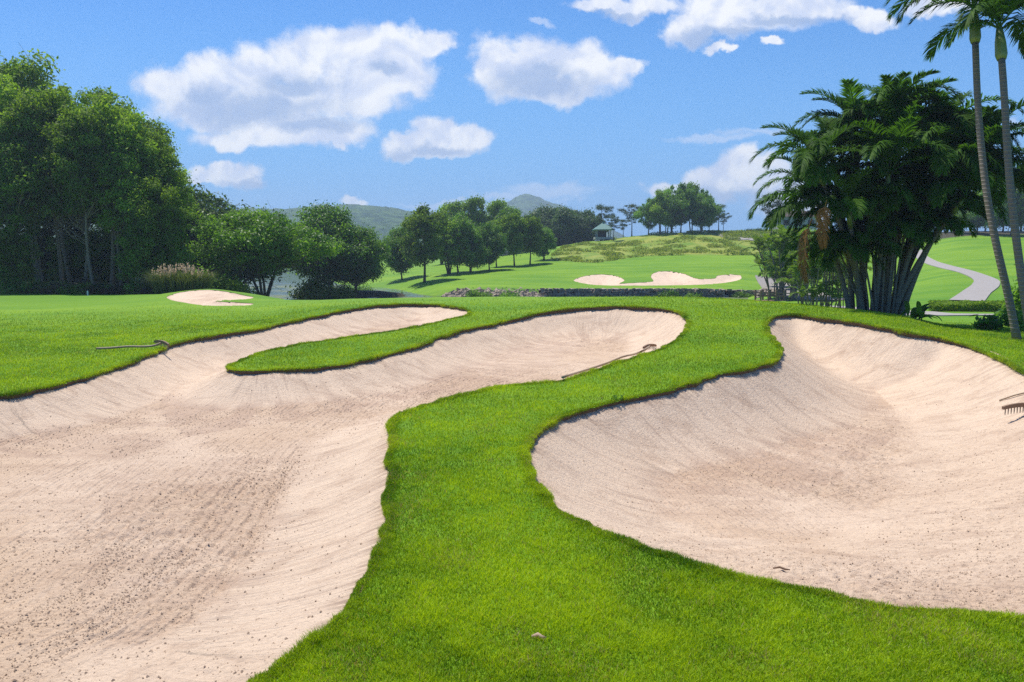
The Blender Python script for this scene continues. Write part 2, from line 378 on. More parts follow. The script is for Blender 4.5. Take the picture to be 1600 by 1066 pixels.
# ------------------------------------------------------------------ terrain height function
def Z(z): return ('z', z)
COLS = {   # px : [(Y, py | Z(z))]
 -700: [(4, Z(0)), (12, Z(.05)), (30, Z(0)), (60, Z(-.3)), (90, Z(-.5)), (300, Z(-1)), (4000, Z(-2))],
 -250: [(4, Z(0)), (12, Z(.05)), (30, Z(0)), (52, Z(-.3)), (90, Z(-.5)), (300, Z(-1)), (4000, Z(-2))],
 0: [(4, Z(-.05)), (9, Z(0)), (13, Z(.06)), (16, Z(.10)), (22, Z(-.02)), (33, Z(-.12)), (50, 461), (90, Z(-.6)), (300, Z(-1)), (4000, Z(-2))],
 200: [(4, Z(-.05)), (10, Z(0)), (15, Z(.08)), (18, Z(.14)), (24, Z(.02)), (33, 481), (50, 461), (58, 459), (90, Z(-.8)), (300, Z(-2)), (4000, Z(-2))],
 265: [(4, Z(-.05)), (10, Z(0)), (16, Z(.10)), (20, Z(.18)), (25, Z(.07)), (33, 477), (40, 459), (47, 459), (60, Z(-.8)), (90, Z(-2)), (300, Z(-2.4)), (4000, Z(-2))],
 330: [(4, Z(-.05)), (10, Z(0)), (17, Z(.12)), (21, Z(.22)), (26, Z(.10)), (32, 479.5), (37.5, 453), (40, 451), (44, 453), (60, Z(-1.2)), (70, Z(-2.6)), (90, Z(-3.3)), (250, Z(-3.3)), (290, Z(-2.3)), (600, Z(-1)), (4000, Z(-2))],
 395: [(4, Z(-.05)), (10, Z(0)), (18, Z(.14)), (22, Z(.24)), (27, Z(.12)), (33, 477), (38, 464), (41, 460), (50, 464), (64, Z(-1.3)), (72, Z(-3.2)), (90, Z(-3.4)), (250, Z(-3.4)), (290, Z(-2.3)), (600, Z(-1)), (4000, Z(-2))],
 500: [(4, Z(0)), (10, Z(0)), (19, Z(.12)), (25, Z(.32)), (29, Z(.36)), (34, 470), (45, Z(-.7)), (62, Z(-3.0)), (72, Z(-3.4)), (230, Z(-3.4)), (280, Z(-2.3)), (600, Z(-1)), (4000, Z(-2))],
 560: [(4, Z(0)), (10, Z(0)), (19, Z(.12)), (27, Z(.40)), (34, 467.5), (45, Z(-.7)), (62, Z(-3.0)), (72, Z(-3.4)), (114, Z(-3.3)), (122, 446), (130, 436), (150, 421), (190, 411), (260, 407), (400, Z(-.6)), (4000, Z(-2))],
 620: [(4, Z(0)), (10, Z(0)), (20, Z(.15)), (28.5, Z(.45)), (34, 466.5), (45, Z(-.7)), (62, Z(-3.0)), (85, Z(-3.4)), (106, Z(-3.2)), (113, 448), (122, 438), (150, 418), (200, 411), (400, Z(-.6)), (4000, Z(-2))],
 655: [(4, Z(0)), (10, Z(0)), (20, Z(.15)), (28.5, Z(.42)), (34.5, 466), (45, Z(-.7)), (62, Z(-3.0)), (85, Z(-3.4)), (94, Z(-3.2)), (100, Z(-2.6)), (109, 442), (140, 422), (155, 418), (200, 411), (400, Z(-.6)), (4000, Z(-2))],
 690: [(4, Z(0)), (10, Z(0)), (20, Z(.15)), (28.5, Z(.40)), (35, 465.5), (46, Z(-.7)), (62, Z(-3.0)), (85, Z(-3.3)), (92, Z(-3.0)), (95, 451), (110, 436), (140, 417), (155, 412), (185, Z(-.5)), (400, Z(-.6)), (4000, Z(-2))],
 776: [(4, Z(0)), (11, Z(0)), (18, Z(.1)), (25, Z(.30)), (33, 466), (45, Z(-.7)), (60, Z(-3.0)), (90.5, Z(-3.2)), (93, 450), (96, 446), (110, 431), (130, 417), (155, 401), (175, Z(1.0)), (260, Z(0)), (500, Z(-.6)), (4000, Z(-2))],
 900: [(4, Z(0)), (11, Z(0)), (16, Z(.12)), (25, 483), (31, 467), (45, Z(-.5)), (60, Z(-3.0)), (90.5, Z(-3.2)), (92.5, 451), (97, 447), (109, 430), (122, 416), (135, 405), (160, 384), (172, 380), (200, Z(3.0)), (300, Z(1)), (500, Z(-.6)), (4000, Z(-2))],
 1000: [(4, Z(0)), (11, Z(.02)), (16, Z(.2)), (25, 479), (29, 466), (42, Z(-.5)), (60, Z(-3.0)), (90.5, Z(-3.2)), (92.5, 451), (97, 447), (110, 430), (122, 416), (133, 410), (138, 403), (155, 385), (170, 370), (180, 368), (230, Z(5.0)), (400, Z(1)), (4000, Z(-2))],
 1080: [(4, Z(0)), (8, Z(0)), (12, Z(.07)), (15.5, Z(.27)), (20, Z(.5)), (28.5, 467), (40, Z(-.5)), (58, Z(-3.0)), (90.5, Z(-3.2)), (92.5, 451), (97, 447), (108, 432), (122, 414), (133, 405), (138, 399), (150, 385), (165, 367), (172, 363.5), (185, 364), (230, Z(6)), (400, Z(1)), (4000, Z(-2))],
 1150: [(4, Z(0)), (6.5, Z(0)), (12, Z(.12)), (16, Z(.30)), (20, Z(.54)), (27, 470), (38, Z(-.4)), (55, Z(-3.0)), (90.5, Z(-3.1)), (92.5, 453), (97, 448), (110, 434), (124, 413), (135, 402), (140, 398), (155, 382), (170, 366), (180, 362), (230, Z(7)), (400, Z(1)), (4000, Z(-2))],
 1210: [(4, Z(0)), (6, Z(0)), (12, Z(.12)), (16.5, Z(.33)), (20.5, Z(.60)), (25.5, 476), (35, Z(-.2)), (50, Z(-2.2)), (75, 467), (92, 455), (110, 440), (126, 415), (140, 400), (155, 385), (175, 364), (186, 358), (230, Z(8)), (400, Z(2)), (4000, Z(-2))],
 1300: [(4, Z(0)), (5.5, Z(0)), (12, Z(.12)), (16.5, Z(.33)), (20.5, Z(.62)), (24.5, 483), (32, Z(-.1)), (45, Z(-1.6)), (60, 479), (80, 465), (110, 440), (150, 400), (185, 362), (230, Z(8)), (400, Z(2)), (4000, Z(-2))],
 1400: [(4, Z(0)), (5.2, Z(0)), (12, Z(.08)), (16, Z(.30)), (19.5, Z(.52)), (24.5, 493), (30, Z(-.35)), (38, 499), (42, 494), (60, 475), (80, 455), (110, 425), (150, 388), (185, 365), (230, Z(7)), (400, Z(2)), (4000, Z(-2))],
 1500: [(4, Z(0)), (5, Z(0)), (12, Z(.0)), (15, Z(.18)), (18, Z(.32)), (22, Z(.15)), (30, Z(-.4)), (38, 497), (44, 489.5), (56, 478), (60, 471), (80, 440), (110, 408), (150, 371), (185, 362), (230, Z(7)), (400, Z(2)), (4000, Z(-2))],
 1600: [(4, Z(0)), (5, Z(0)), (10, Z(-.02)), (14.5, Z(.14)), (18, Z(.2)), (22, Z(.05)), (30, Z(-.5)), (38, 497), (44, 490), (56, 478), (60, 471), (80, 440), (110, 405), (150, 369), (185, 362), (230, Z(7)), (400, Z(2)), (4000, Z(-2))],
 1760: [(4, Z(0)), (5, Z(0)), (10, Z(.0)), (14.5, Z(.05)), (22, Z(.0)), (30, Z(-.6)), (44, 491), (60, 472), (80, 440), (110, 405), (150, 369), (185, 362), (230, Z(7)), (400, Z(2)), (4000, Z(-2))],
 2400: [(4, Z(0)), (20, Z(0)), (44, Z(-1)), (60, Z(-1)), (110, Z(1)), (200, Z(6)), (400, Z(2)), (4000, Z(-2))],
}
def pchip(x, y, xi):
    x = np.asarray(x, float); y = np.asarray(y, float); h = np.diff(x)
    if y.ndim == 1: y = y[:, None]; flat = True
    else: flat = False
    dl = np.diff(y, axis=0) / h[:, None]; m = np.zeros_like(y)
    w1 = (2 * h[1:] + h[:-1])[:, None]; w2 = (h[1:] + 2 * h[:-1])[:, None]
    with np.errstate(divide='ignore', invalid='ignore'):
        mm = (w1 + w2) / (w1 / dl[:-1] + w2 / dl[1:])
    m[1:-1] = np.where(dl[:-1] * dl[1:] > 0, np.nan_to_num(mm), 0)
    m[0] = dl[0]; m[-1] = dl[-1]
    i = np.clip(np.searchsorted(x, xi) - 1, 0, len(h) - 1); hh = h[i][:, None]; s = ((xi - x[i]) / h[i])[:, None]
    r = (y[i] * (1 + 2 * s) * (1 - s) ** 2 + m[i] * hh * s * (1 - s) ** 2 + y[i + 1] * s * s * (3 - 2 * s) + m[i + 1] * hh * s * s * (s - 1))
    return r[:, 0] if flat else r
LG = np.linspace(math.log(2.0), math.log(4000), 1500); UG = np.linspace(-1.25, 1.3, 520)
pxs = sorted(COLS); cu = []; cz = []
for px in pxs:
    cu.append((px - 800) / F)
    ys = [math.log(2.0)]; zs = [0.0]
    for (Y, v) in COLS[px]:
        ys.append(math.log(Y)); zs.append(v[1] if isinstance(v, tuple) else H + ray(px, v)[1] * Y)
    zs[0] = zs[1]; cz.append(pchip(ys, zs, LG))
TT = pchip(np.array(cu), np.array(cz), UG)          # (nu, nl)
def blur(a, ax, k):
    for _ in range(k):
        b = np.roll(a, 1, ax); c = np.roll(a, -1, ax)
        sl = [slice(None)] * 2; sl[ax] = 0; b[tuple(sl)] = a[tuple(sl)]; sl[ax] = -1; c[tuple(sl)] = a[tuple(sl)]
        a = (a * 2 + b + c) / 4
    return a
TT = blur(TT, 0, 14)
def bil(A, fi, fj):
    fi = np.clip(fi, 0, A.shape[0] - 1.001); fj = np.clip(fj, 0, A.shape[1] - 1.001)
    i = fi.astype(int); j = fj.astype(int); a = fi - i; b = fj - j
    if A.ndim == 3: a = a[..., None]; b = b[..., None]
    return A[i, j] * (1 - a) * (1 - b) + A[i + 1, j] * a * (1 - b) + A[i, j + 1] * (1 - a) * b + A[i + 1, j + 1] * a * b
def Gf(x, y):
    x = np.asarray(x, float); y = np.asarray(y, float); ym = np.maximum(y, 2.0)
    u = np.clip(x / np.maximum(ym, 3.0), -1.25, 1.3)
    fi = (u - UG[0]) / (UG[1] - UG[0]); fj = (np.log(ym) - LG[0]) / (LG[1] - LG[0])
    z = bil(TT, fi, fj)
    z = z + .035 * fbm(x * .45, y * .45, 3, 3) * sms(y, 3, 8) * sms(-y, -60, -25)
    z = z + .25 * fbm(x * .06, y * .06, 3, 9) * sms(y, 100, 140) * sms(-y, -400, -250)
    return z
def g1(x, y): return float(Gf(np.array([x]), np.array([y]))[0])
YM = np.exp(np.linspace(math.log(1.3), math.log(900), 5000))
def hit(px, py, ymin=0):
    u, s = ray(px, py); z = Gf(u * YM, YM); below = (H + s * YM < z) & (YM > ymin)
    k = int(np.argmax(below)) if below.any() else len(YM) - 1
    Y = YM[k]; return (u * Y, Y)
def smooth_poly(pts, n=5):
    P_ = np.array(pts, float); N = len(P_); out_ = []
    for i in range(N):
        p0, p1, p2, p3 = P_[i - 1], P_[i], P_[(i + 1) % N], P_[(i + 2) % N]
        for k in range(n):
            s = k / n
            out_.append(.5 * ((2 * p1) + (-p0 + p2) * s + (2 * p0 - 5 * p1 + 4 * p2 - p3) * s * s + (-p0 + 3 * p1 - 3 * p2 + p3) * s ** 3))
    return np.array(out_)
BK = {}
BK['left'] = [(60, 1500), (240, 1220), (340, 1115), (410, 1064), (470, 1020), (515, 975), (555, 925), (585, 870), (600, 820), (608, 760), (606, 710), (610, 672), (624, 652),
  (655, 636), (700, 623), (760, 609), (800, 603), (840, 599), (878, 595), (935, 579), (982, 562), (1030, 546), (1058, 529), (1072, 514), (1073, 500), (1058, 487),
  (1030, 482), (982, 479), (935, 480), (887, 483), (840, 490), (800, 500), (760, 509), (715, 518), (651, 541), (566, 564), (502, 574), (443, 578), (390, 580), (358, 578),
  (356, 573), (375, 563), (417, 549), (481, 536), (545, 527), (630, 515), (685, 503), (726, 494), (733, 489), (723, 482), (672, 476), (621, 475.5), (579, 479), (524, 488), (480, 497), (440, 506), (400, 515),
  (332, 525), (290, 532), (252, 545), (218, 561), (184, 574), (141, 588), (90, 602), (40, 613), (0, 619), (-80, 632), (-250, 665), (-420, 740), (-520, 900), (-700, 1250), (-500, 1800), (-150, 1900)]
BK['right'] = [(1199, 507), (1203, 498), (1225, 493), (1248, 492), (1291, 498), (1339, 504), (1386, 513), (1434, 523), (1481, 532), (1529, 548), (1562, 562), (1600, 582),
  (1680, 632), (1750, 720), (1790, 830), (1760, 920), (1680, 962), (1600, 965), (1525, 959), (1450, 951), (1394, 945), (1337, 940), (1300, 931), (1244, 919), (1187, 908), (1150, 899),
  (1112, 889), (1056, 872), (1000, 856), (961, 838), (927, 823), (894, 808), (867, 790), (849, 770), (836, 748), (826, 729), (825, 710), (834, 688), (849, 669), (875, 653), (901, 643),
  (927, 636), (957, 629), (987, 623), (1025, 615), (1062, 606), (1100, 594), (1137, 583), (1175, 576), (1207, 567), (1219, 557), (1220, 547), (1212, 533), (1203, 520)]
BK['small'] = [(260, 465), (270, 460), (292, 455), (320, 453), (345, 454.5), (370, 459), (395, 464), (390, 467), (360, 469), (339, 470), (339, 472), (368, 472.5), (395, 474), (388, 477), (345, 478), (307, 476), (275, 471)]
BK['far'] = [(896, 438), (915, 431), (938, 429), (962, 431), (975, 437), (974, 440), (968, 443), (991, 442), (1020, 440), (1017, 433), (1021, 427), (1036, 424), (1055, 425), (1069, 428), (1078, 432),
  (1093, 436), (1117, 435), (1121, 431), (1140, 429), (1157, 431), (1156, 437), (1133, 442), (1097, 445), (1050, 446), (991, 446.5), (943, 446), (912, 443)]
POLY = {}; PSM = {}
for k, pts in BK.items():
    POLY[k] = smooth_poly([hit(*p, ymin=(80 if k == 'far' else 0)) for p in pts], 9 if k in ('left', 'right') else 3)
    PSM[k] = POLY[k]
    if k in ('left', 'right'):
        q = POLY[k]; jx = .045 * vnoise(q[:, 0] * 2.3, q[:, 1] * 2.3, None, 15) + .022 * vnoise(q[:, 0] * 8, q[:, 1] * 8, None, 16); jy = .045 * vnoise(q[:, 0] * 2.3, q[:, 1] * 2.3, None, 17) + .022 * vnoise(q[:, 0] * 8, q[:, 1] * 8, None, 18)
        POLY[k] = q + np.stack([jx, jy], -1)
def near_poly(x, y, P_):
    """signed distance (positive inside) and nearest point."""
    A = P_; B = np.roll(P_, -1, 0); n = len(x); sd_ = np.empty(n); q = np.empty((n, 2))
    for s in range(0, n, 20000):
        X = x[s:s + 20000, None]; Yy = y[s:s + 20000, None]
        ex, ey = (B - A)[:, 0][None], (B - A)[:, 1][None]; dx, dy = X - A[:, 0][None], Yy - A[:, 1][None]
        tt = np.clip((dx * ex + dy * ey) / (ex * ex + ey * ey + 1e-12), 0, 1)
        rx, ry = dx - ex * tt, dy - ey * tt; dd_ = rx * rx + ry * ry; j = dd_.argmin(1); ii = np.arange(len(j))
        q[s:s + 20000, 0] = X[:, 0] - rx[ii, j]; q[s:s + 20000, 1] = Yy[:, 0] - ry[ii, j]
        c = ((A[:, 1][None] > Yy) != (B[:, 1][None] > Yy)) & (X < ex * (Yy - A[:, 1][None]) / np.where(ey == 0, 1e-9, ey) + A[:, 0][None])
        ins = c.sum(1) % 2 == 1
        sd_[s:s + 20000] = np.sqrt(dd_[ii, j]) * np.where(ins, 1, -1)
    return sd_, q
# grid:  x = g * (max(Y,0) + 3)
gin = np.arange(-.78, .7801, .0036); go_ = .78 * 1.06 ** np.arange(1, 42)
GG = np.concatenate([-go_[::-1], gin, go_])
LL = [-60, -30, -15, -8, -4, -1.5, 0, 1, 1.8, 2.4]
lny = [math.log(2.8)]
while lny[-1] < math.log(2000):
    Y_ = math.exp(lny[-1]); lny.append(lny[-1] + (.0065 if Y_ < 42 else .0085 if (Y_ < 93 or Y_ > 112) and Y_ < 240 else .0035 if Y_ < 240 else .05))
YY = np.concatenate([LL, np.exp(lny)])
gm, ym = np.meshgrid(GG, YY); XG = np.clip(gm * (np.maximum(ym, 0) + 3), -4300, 4300); YG = ym.copy()
nr, nc = XG.shape
SD = np.full((nr, nc), -50.0); QQ = np.zeros((nr, nc, 2)); WHICH = np.full((nr, nc), -1)
for ki, (k, P_) in enumerate(POLY.items()):
    bx0, bx1, by0, by1 = P_[:, 0].min() - 2, P_[:, 0].max() + 2, P_[:, 1].min() - 2, P_[:, 1].max() + 2
    msk = (XG > bx0) & (XG < bx1) & (YG > by0) & (YG < by1)
    s_, q_ = near_poly(XG[msk], YG[msk], P_)
    cur = SD[msk]; up = s_ > cur
    cur[up] = s_[up]; SD[msk] = cur; tq = QQ[msk]; tq[up] = q_[up]; QQ[msk] = tq; tw = WHICH[msk]; tw[up] = ki; WHICH[msk] = tw
def grid_idx(x, y):
    g = x / (np.maximum(y, 0) + 3); return np.interp(y, YY, np.arange(nr)), np.interp(g, GG, np.arange(nc))
def sdf(x, y): fi, fj = grid_idx(np.asarray(x, float), np.asarray(y, float)); return bil(SD, fi, fj)
# snap turf vertices to the bunker edges
cell = np.minimum(np.gradient(XG, axis=1), np.gradient(YG, axis=0)) * .62
sn = np.abs(SD) < cell
XG2, YG2 = XG.copy(), YG.copy(); XG2[sn] = QQ[..., 0][sn]; YG2[sn] = QQ[..., 1][sn]
SDs = np.where(sn, 0, SD)
ZG = Gf(XG2, YG2)
# region masks
def poly_mask(pts, x, y, soft, ymin=0):
    P_ = smooth_poly([hit(*p, ymin=ymin) for p in pts], 3); m_ = np.zeros(x.shape)
    b = (x > P_[:, 0].min() - soft) & (x < P_[:, 0].max() + soft) & (y > P_[:, 1].min() - soft) & (y < P_[:, 1].max() + soft)
    s_, _ = near_poly(x[b], y[b], P_); m_[b] = sms(s_ + .6 * fbm(x[b] * .3, y[b] * .3, 3, 5), -soft * .3, soft * .3); return m_, P_
ROUGHP = [(858, 404), (880, 408), (930, 411), (965, 406), (1010, 401), (1060, 399.5), (1120, 399.5), (1190, 399), (1230, 397), (1235, 375), (1215, 362), (1160, 364), (1120, 366), (1060, 367), (1000, 370), (940, 375), (905, 385), (875, 395)]
RP = [hit(*p, ymin=120) for p in ROUGHP[:9]] + [(ray(px, 380)[0] * Y, Y) for px, Y in ((1240, 165), (1225, 178), (1160, 180), (1110, 176), (1060, 171), (1000, 172), (945, 172), (915, 166), (880, 158))]
RP = [(x, min(Y, 185)) for x, Y in RP]; ROUGH_W = smooth_poly(RP, 3); rough = np.zeros(XG.shape)
b_ = (XG > ROUGH_W[:, 0].min() - 3) & (XG < ROUGH_W[:, 0].max() + 3) & (YG > ROUGH_W[:, 1].min() - 3) & (YG < ROUGH_W[:, 1].max() + 3)
s_, _ = near_poly(XG[b_], YG[b_], ROUGH_W); rough[b_] = sms(s_ + .6 * fbm(XG[b_] * .3, YG[b_] * .3, 3, 5), -.5, 1.0)
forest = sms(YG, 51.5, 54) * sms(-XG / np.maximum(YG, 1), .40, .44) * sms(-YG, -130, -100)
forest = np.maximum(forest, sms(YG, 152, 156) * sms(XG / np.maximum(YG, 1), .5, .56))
darkm = sms(YG, 30, 45) * sms(-YG, -100, -60) * .8  # short mown far fairway, shade of the forest put into its tone
reg3 = np.stack([rough, forest, darkm], -1).reshape(-1, 3)
idx = np.arange(nr * nc).reshape(nr, nc)
Q = np.stack([idx[:-1, :-1], idx[:-1, 1:], idx[1:, 1:], idx[1:, :-1]], -1).reshape(-1, 4)
fsd = SDs.ravel()[Q]; cen = fsd.mean(1); keep = ~((fsd >= 0).all(1) & (cen > 0)) & (cen <= 0.0)
V = np.stack([XG2, YG2, ZG], -1).reshape(-1, 3)
ground = mesh_np('ground', V, [(Q[keep], 0)], [M['turf']], smooth=True, vattrs={'region': reg3}); tag(ground, kind='structure')
# turf lip: thin earth edge hanging into the sand
for k, P_ in list(POLY.items())[:2]:
    n = len(P_); far_ = k in ('small', 'far')
    nx = np.roll(P_, -1, 0) - np.roll(P_, 1, 0); nx /= np.linalg.norm(nx, axis=1)[:, None] + 1e-9; nrm = np.stack([-nx[:, 1], nx[:, 0]], -1)
    tst, _ = near_poly(P_[:, 0] + nrm[:, 0] * .05, P_[:, 1] + nrm[:, 1] * .05, P_); nrm *= np.where(tst > 0, 1, -1)[:, None]
    z0 = Gf(P_[:, 0], P_[:, 1]); lay = []
    for (o_, dz) in ((-.05, .004), (.008, -.004), (.0, -.024), (-.06, -.22)):
        if far_: o_ *= 2
        jt = .015 * vnoise(P_[:, 0] * 7, P_[:, 1] * 7, None, 4) if dz < 0 else 0
        lay.append(np.stack([P_[:, 0] + nrm[:, 0] * (o_ + jt), P_[:, 1] + nrm[:, 1] * (o_ + jt), z0 + dz], -1))
    V = np.concatenate(lay); a = np.arange(n); b = (a + 1) % n
    Q2 = np.concatenate([np.stack([a + i * n, b + i * n, b + (i + 1) * n, a + (i + 1) * n], -1) for i in range(3)])
    e = mesh_np('ground_edge', V, [(Q2, 0)], [M['soil']], parent=ground, smooth=True)

# ------------------------------------------------------------------ sand
FLOOR = {0: -.48, 1: -.78, 2: None, 3: None}
GUIDE = {'left': [(60, 1500), (300, 1200), (410, 1064), (515, 975), (585, 870), (608, 760), (640, 640), (760, 560), (1000, 500)], 'right': [(700, 560), (760, 640), (825, 720), (867, 790), (961, 838), (1112, 889), (1300, 931), (1525, 959), (1750, 965)]}
def build_sand(ki, k, gstep, lstep):
    P_ = PSM[k]; y0, y1 = max(P_[:, 1].min() - .3, 1.2), P_[:, 1].max() + .3
    gv = P_[:, 0] / (P_[:, 1] + 3); gs = np.arange(gv.min() - .03, gv.max() + .03, gstep); ls = np.exp(np.arange(math.log(max(y0, 1.2)), math.log(y1), lstep))
    g_, y_ = np.meshgrid(gs, ls); x_ = g_ * (y_ + 3); sh = x_.shape
    s_, q_ = near_poly(x_.ravel(), y_.ravel(), P_); s_ = s_.reshape(sh); qx = q_[:, 0].reshape(sh); qy = q_[:, 1].reshape(sh)
    dd_ = np.maximum(s_, 0); G_ = Gf(x_, y_); rimz = Gf(qx, qy)
    ny = (y_ - qy) / (np.abs(s_) + 1e-6) * (s_ > 0)
    if k == 'left':
        fl = -.42 + .05 * fbm(x_ * .5, y_ * .5, 3, 21) + .0 * y_; fl = fl + .30 * sms(y_, 19, 28) + .12 * sms(-y_, -8, -4)
        Wd = 1.35 + .9 * np.clip(ny, 0, 1) * sms(-y_, -16, -8) + .45 * sms(rimz - fl, .5, 1.0)
    elif k == 'right':
        fl = -.74 + .05 * fbm(x_ * .6, y_ * .6, 3, 22) + .22 * sms(-y_, -9.5, -5.5); Wd = 1.75 + 1.9 * np.clip(ny, 0, 1) + .75 * sms(y_, 14, 18)
    elif k == 'small':
        fl = G_ - .22; Wd = 1.6 + 0 * x_
    else:
        fl = G_ - .60; Wd = 3.4 + 0 * x_
    if k in ('small', 'far'): rimz = G_
    tt = np.clip(dd_ / Wd, 0, 1); s = 1 - (1 - tt) ** 1.75
    lipd = (.030 if k in ('left', 'right') else .01) - .03 * np.clip(ny, 0, 1) * (k in ('left', 'right')) + .02 * (k in ('left', 'right')) * vnoise(qx * 2.5, qy * 2.5, None, 77)
    z = (rimz - lipd) + (fl - rimz + lipd) * s
    if k in ('left', 'right'): z = blur(blur(z, 0, 24), 1, 24)
    wall_ = (1 - sms(tt, .75, 1.05)) * (1 - .75 * np.clip(ny, 0, 1)); crease_ = np.exp(-((tt - .9) / .22) ** 2) * sms(-ny, -.3, .5)
    jq = np.zeros(sh); jq[:, 1:] = np.hypot(np.diff(qx, axis=1), np.diff(qy, axis=1)) > .35; jq[1:] = np.maximum(jq[1:], np.hypot(np.diff(qx, axis=0), np.diff(qy, axis=0)) > .35)
    jm = jq
    for _ in range(5): jm = np.maximum(jm, np.maximum(np.roll(jm, 1, 0), np.roll(jm, 1, 1))); jm = np.maximum(jm, np.maximum(np.roll(jm, -1, 0), np.roll(jm, -1, 1)))
    stk = 1 - np.clip(blur(blur(jm, 0, 30), 1, 30) * 1.6, 0, 1)
    if k in ('left', 'right'):
        # rake furrows, clods and foot scuffs really modelled
        st1 = vnoise(qx * 9, qy * 9, dd_ * .8, 31); st2 = vnoise(qx * 26, qy * 26, dd_ * 1.2, 32)
        z = z + wall_ * stk * sms(dd_, .05, .4) * (.008 * st1 + .006 * st2)
        gp_ = smooth_poly([hit(*p) for p in GUIDE[k]], 6)[:-6]; gp_ = np.concatenate([gp_, gp_[::-1][1:-1]]); dg, _ = near_poly(x_.ravel(), y_.ravel(), gp_); dg = np.abs(dg).reshape(sh)
        wob = 2.2 * vnoise(x_ * .7, y_ * .7, None, 33) + .8 * vnoise(x_ * 3, y_ * 3, None, 34)
        amp = (1 - wall_) * (.35 + .65 * sms(vnoise(x_ * .35, y_ * .35, None, 35), -.3, .4))
        z = z + amp * (.011 * np.sin(dg * 2 * np.pi / .13 + wob) + .010 * np.sin(dg * 2 * np.pi / .52 + wob * .7))
        cl = vnoise(x_ * 11, y_ * 11, None, 36) * vnoise(x_ * 23 + 7, y_ * 23, None, 37)
        z = z + amp * (.030 * cl + .016 * vnoise(x_ * 17, y_ * 17, None, 44) * sms(vnoise(x_ * 1.1, y_ * 1.1, None, 45), -.3, .5)) + (.4 + .6 * amp) * .007 * vnoise(x_ * 31, y_ * 31, None, 38)
        z = z - .035 * sms(vnoise(x_ * 4.2, y_ * 4.2, None, 39), .62, .9) * sms(vnoise(x_ * .5, y_ * .5, None, 40), 0, .5) * amp
    I = np.arange(x_.size).reshape(sh); Q_ = np.stack([I[:-1, :-1], I[:-1, 1:], I[1:, 1:], I[1:, :-1]], -1).reshape(-1, 4)
    kp = (s_.ravel()[Q_] > -.26 * (1 if k in ('left', 'right') else 1.5)).any(1); Q_ = Q_[kp]
    used = np.unique(Q_); mp = np.full(x_.size, -1); mp[used] = np.arange(len(used))
    V_ = np.stack([x_, y_, z], -1).reshape(-1, 3)[used]
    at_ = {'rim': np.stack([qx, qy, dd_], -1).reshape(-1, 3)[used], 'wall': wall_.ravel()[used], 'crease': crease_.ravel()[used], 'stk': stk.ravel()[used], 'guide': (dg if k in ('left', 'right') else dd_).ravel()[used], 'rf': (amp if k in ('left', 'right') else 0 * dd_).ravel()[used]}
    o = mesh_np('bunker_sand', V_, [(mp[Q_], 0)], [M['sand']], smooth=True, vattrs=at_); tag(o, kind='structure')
    def zf(x, y):
        g = x / (y + 3); return float(bil(z, np.array([np.interp(y, ls, np.arange(len(ls)))]), np.array([np.interp(g, gs, np.arange(len(gs)))]))[0])
    if k in ('left', 'right'):      # crumbs of moist sand turned up by the rake
        rc = np.random.default_rng(200 + ki); n_ = 420000 if k == 'left' else 260000
        gi = rc.integers(0, len(gs) - 1, n_); Yc = np.exp(rc.uniform(math.log(3.6), math.log(17), n_)); li = np.clip(np.searchsorted(ls, Yc), 0, len(ls) - 1); Xc = gs[gi] * (Yc + 3) + rc.normal(0, .01, n_)
        am = amp[li, gi]; dgc = dg[li, gi]; wc = wob[li, gi]; sg = s_[li, gi]; wl = wall_[li, gi]; cr2 = crease_[li, gi]
        pr = (am * (.30 + .70 * (np.sin(dgc * 2 * np.pi / .52 + wc * .7) < .1)) * (.25 + .75 * sms(vnoise(Xc * .9, Yc * .9, None, 46), -.35, .35)) + .45 * cr2 * sms(vnoise(Xc * 1.5, Yc * 1.5, None, 47), 0, .4) + .02) * sms(np.abs(Xc / Yc), 0, .01) * (np.abs(Xc / Yc) < .72) * (sg > .1)
        kk = rc.random(n_) < pr * (.75 if k == 'left' else .35); Xc, Yc, gi, li = Xc[kk], Yc[kk], gi[kk], li[kk]; n_ = len(Xc)
        fi = np.interp(Yc, ls, np.arange(len(ls))); fj = np.interp(Xc / (Yc + 3), gs, np.arange(len(gs))); Zc = bil(z, fi, fj)
        sz = rc.gamma(2.0, .0021, n_).clip(.0015, .012) * (1 + .02 * (Yc - 5)); O = np.array([[1, 0, 0], [0, 1, 0], [-1, 0, 0], [0, -1, 0], [0, 0, .8], [0, 0, -.5]])
        Vc = O[None] * sz[:, None, None] * rc.uniform(.6, 1.35, (n_, 6, 1)); an = rc.uniform(0, 6.28, n_); ca, sa = np.cos(an)[:, None], np.sin(an)[:, None]
        Vx = Vc[..., 0] * ca - Vc[..., 1] * sa; Vy = Vc[..., 0] * sa + Vc[..., 1] * ca; Vc = np.stack([Vx + Xc[:, None], Vy + Yc[:, None], Vc[..., 2] + Zc[:, None] + sz[:, None] * .3], -1).reshape(-1, 3)
        T_ = np.array([[0, 1, 4], [1, 2, 4], [2, 3, 4], [3, 0, 4]]); T_ = (np.arange(n_)[:, None, None] * 6 + T_[None]).reshape(-1, 3)
        oc = mesh_np('sand_crumbs', Vc, [(T_, 0)], [M['crumb']]); tag(oc, kind='stuff')
    return zf
SZ = {}
SZ['left'] = build_sand(0, 'left', .0020, .0034)
SZ['right'] = build_sand(1, 'right', .0020, .0034)
SZ['small'] = build_sand(2, 'small', .003, .006)
SZ['far'] = build_sand(3, 'far', .003, .006)
def surf(x, y):
    for k in ('left', 'right'):
        s_, _ = near_poly(np.array([x]), np.array([y]), POLY[k])
        if s_[0] > 0: return SZ[k](x, y)
    return g1(x, y)
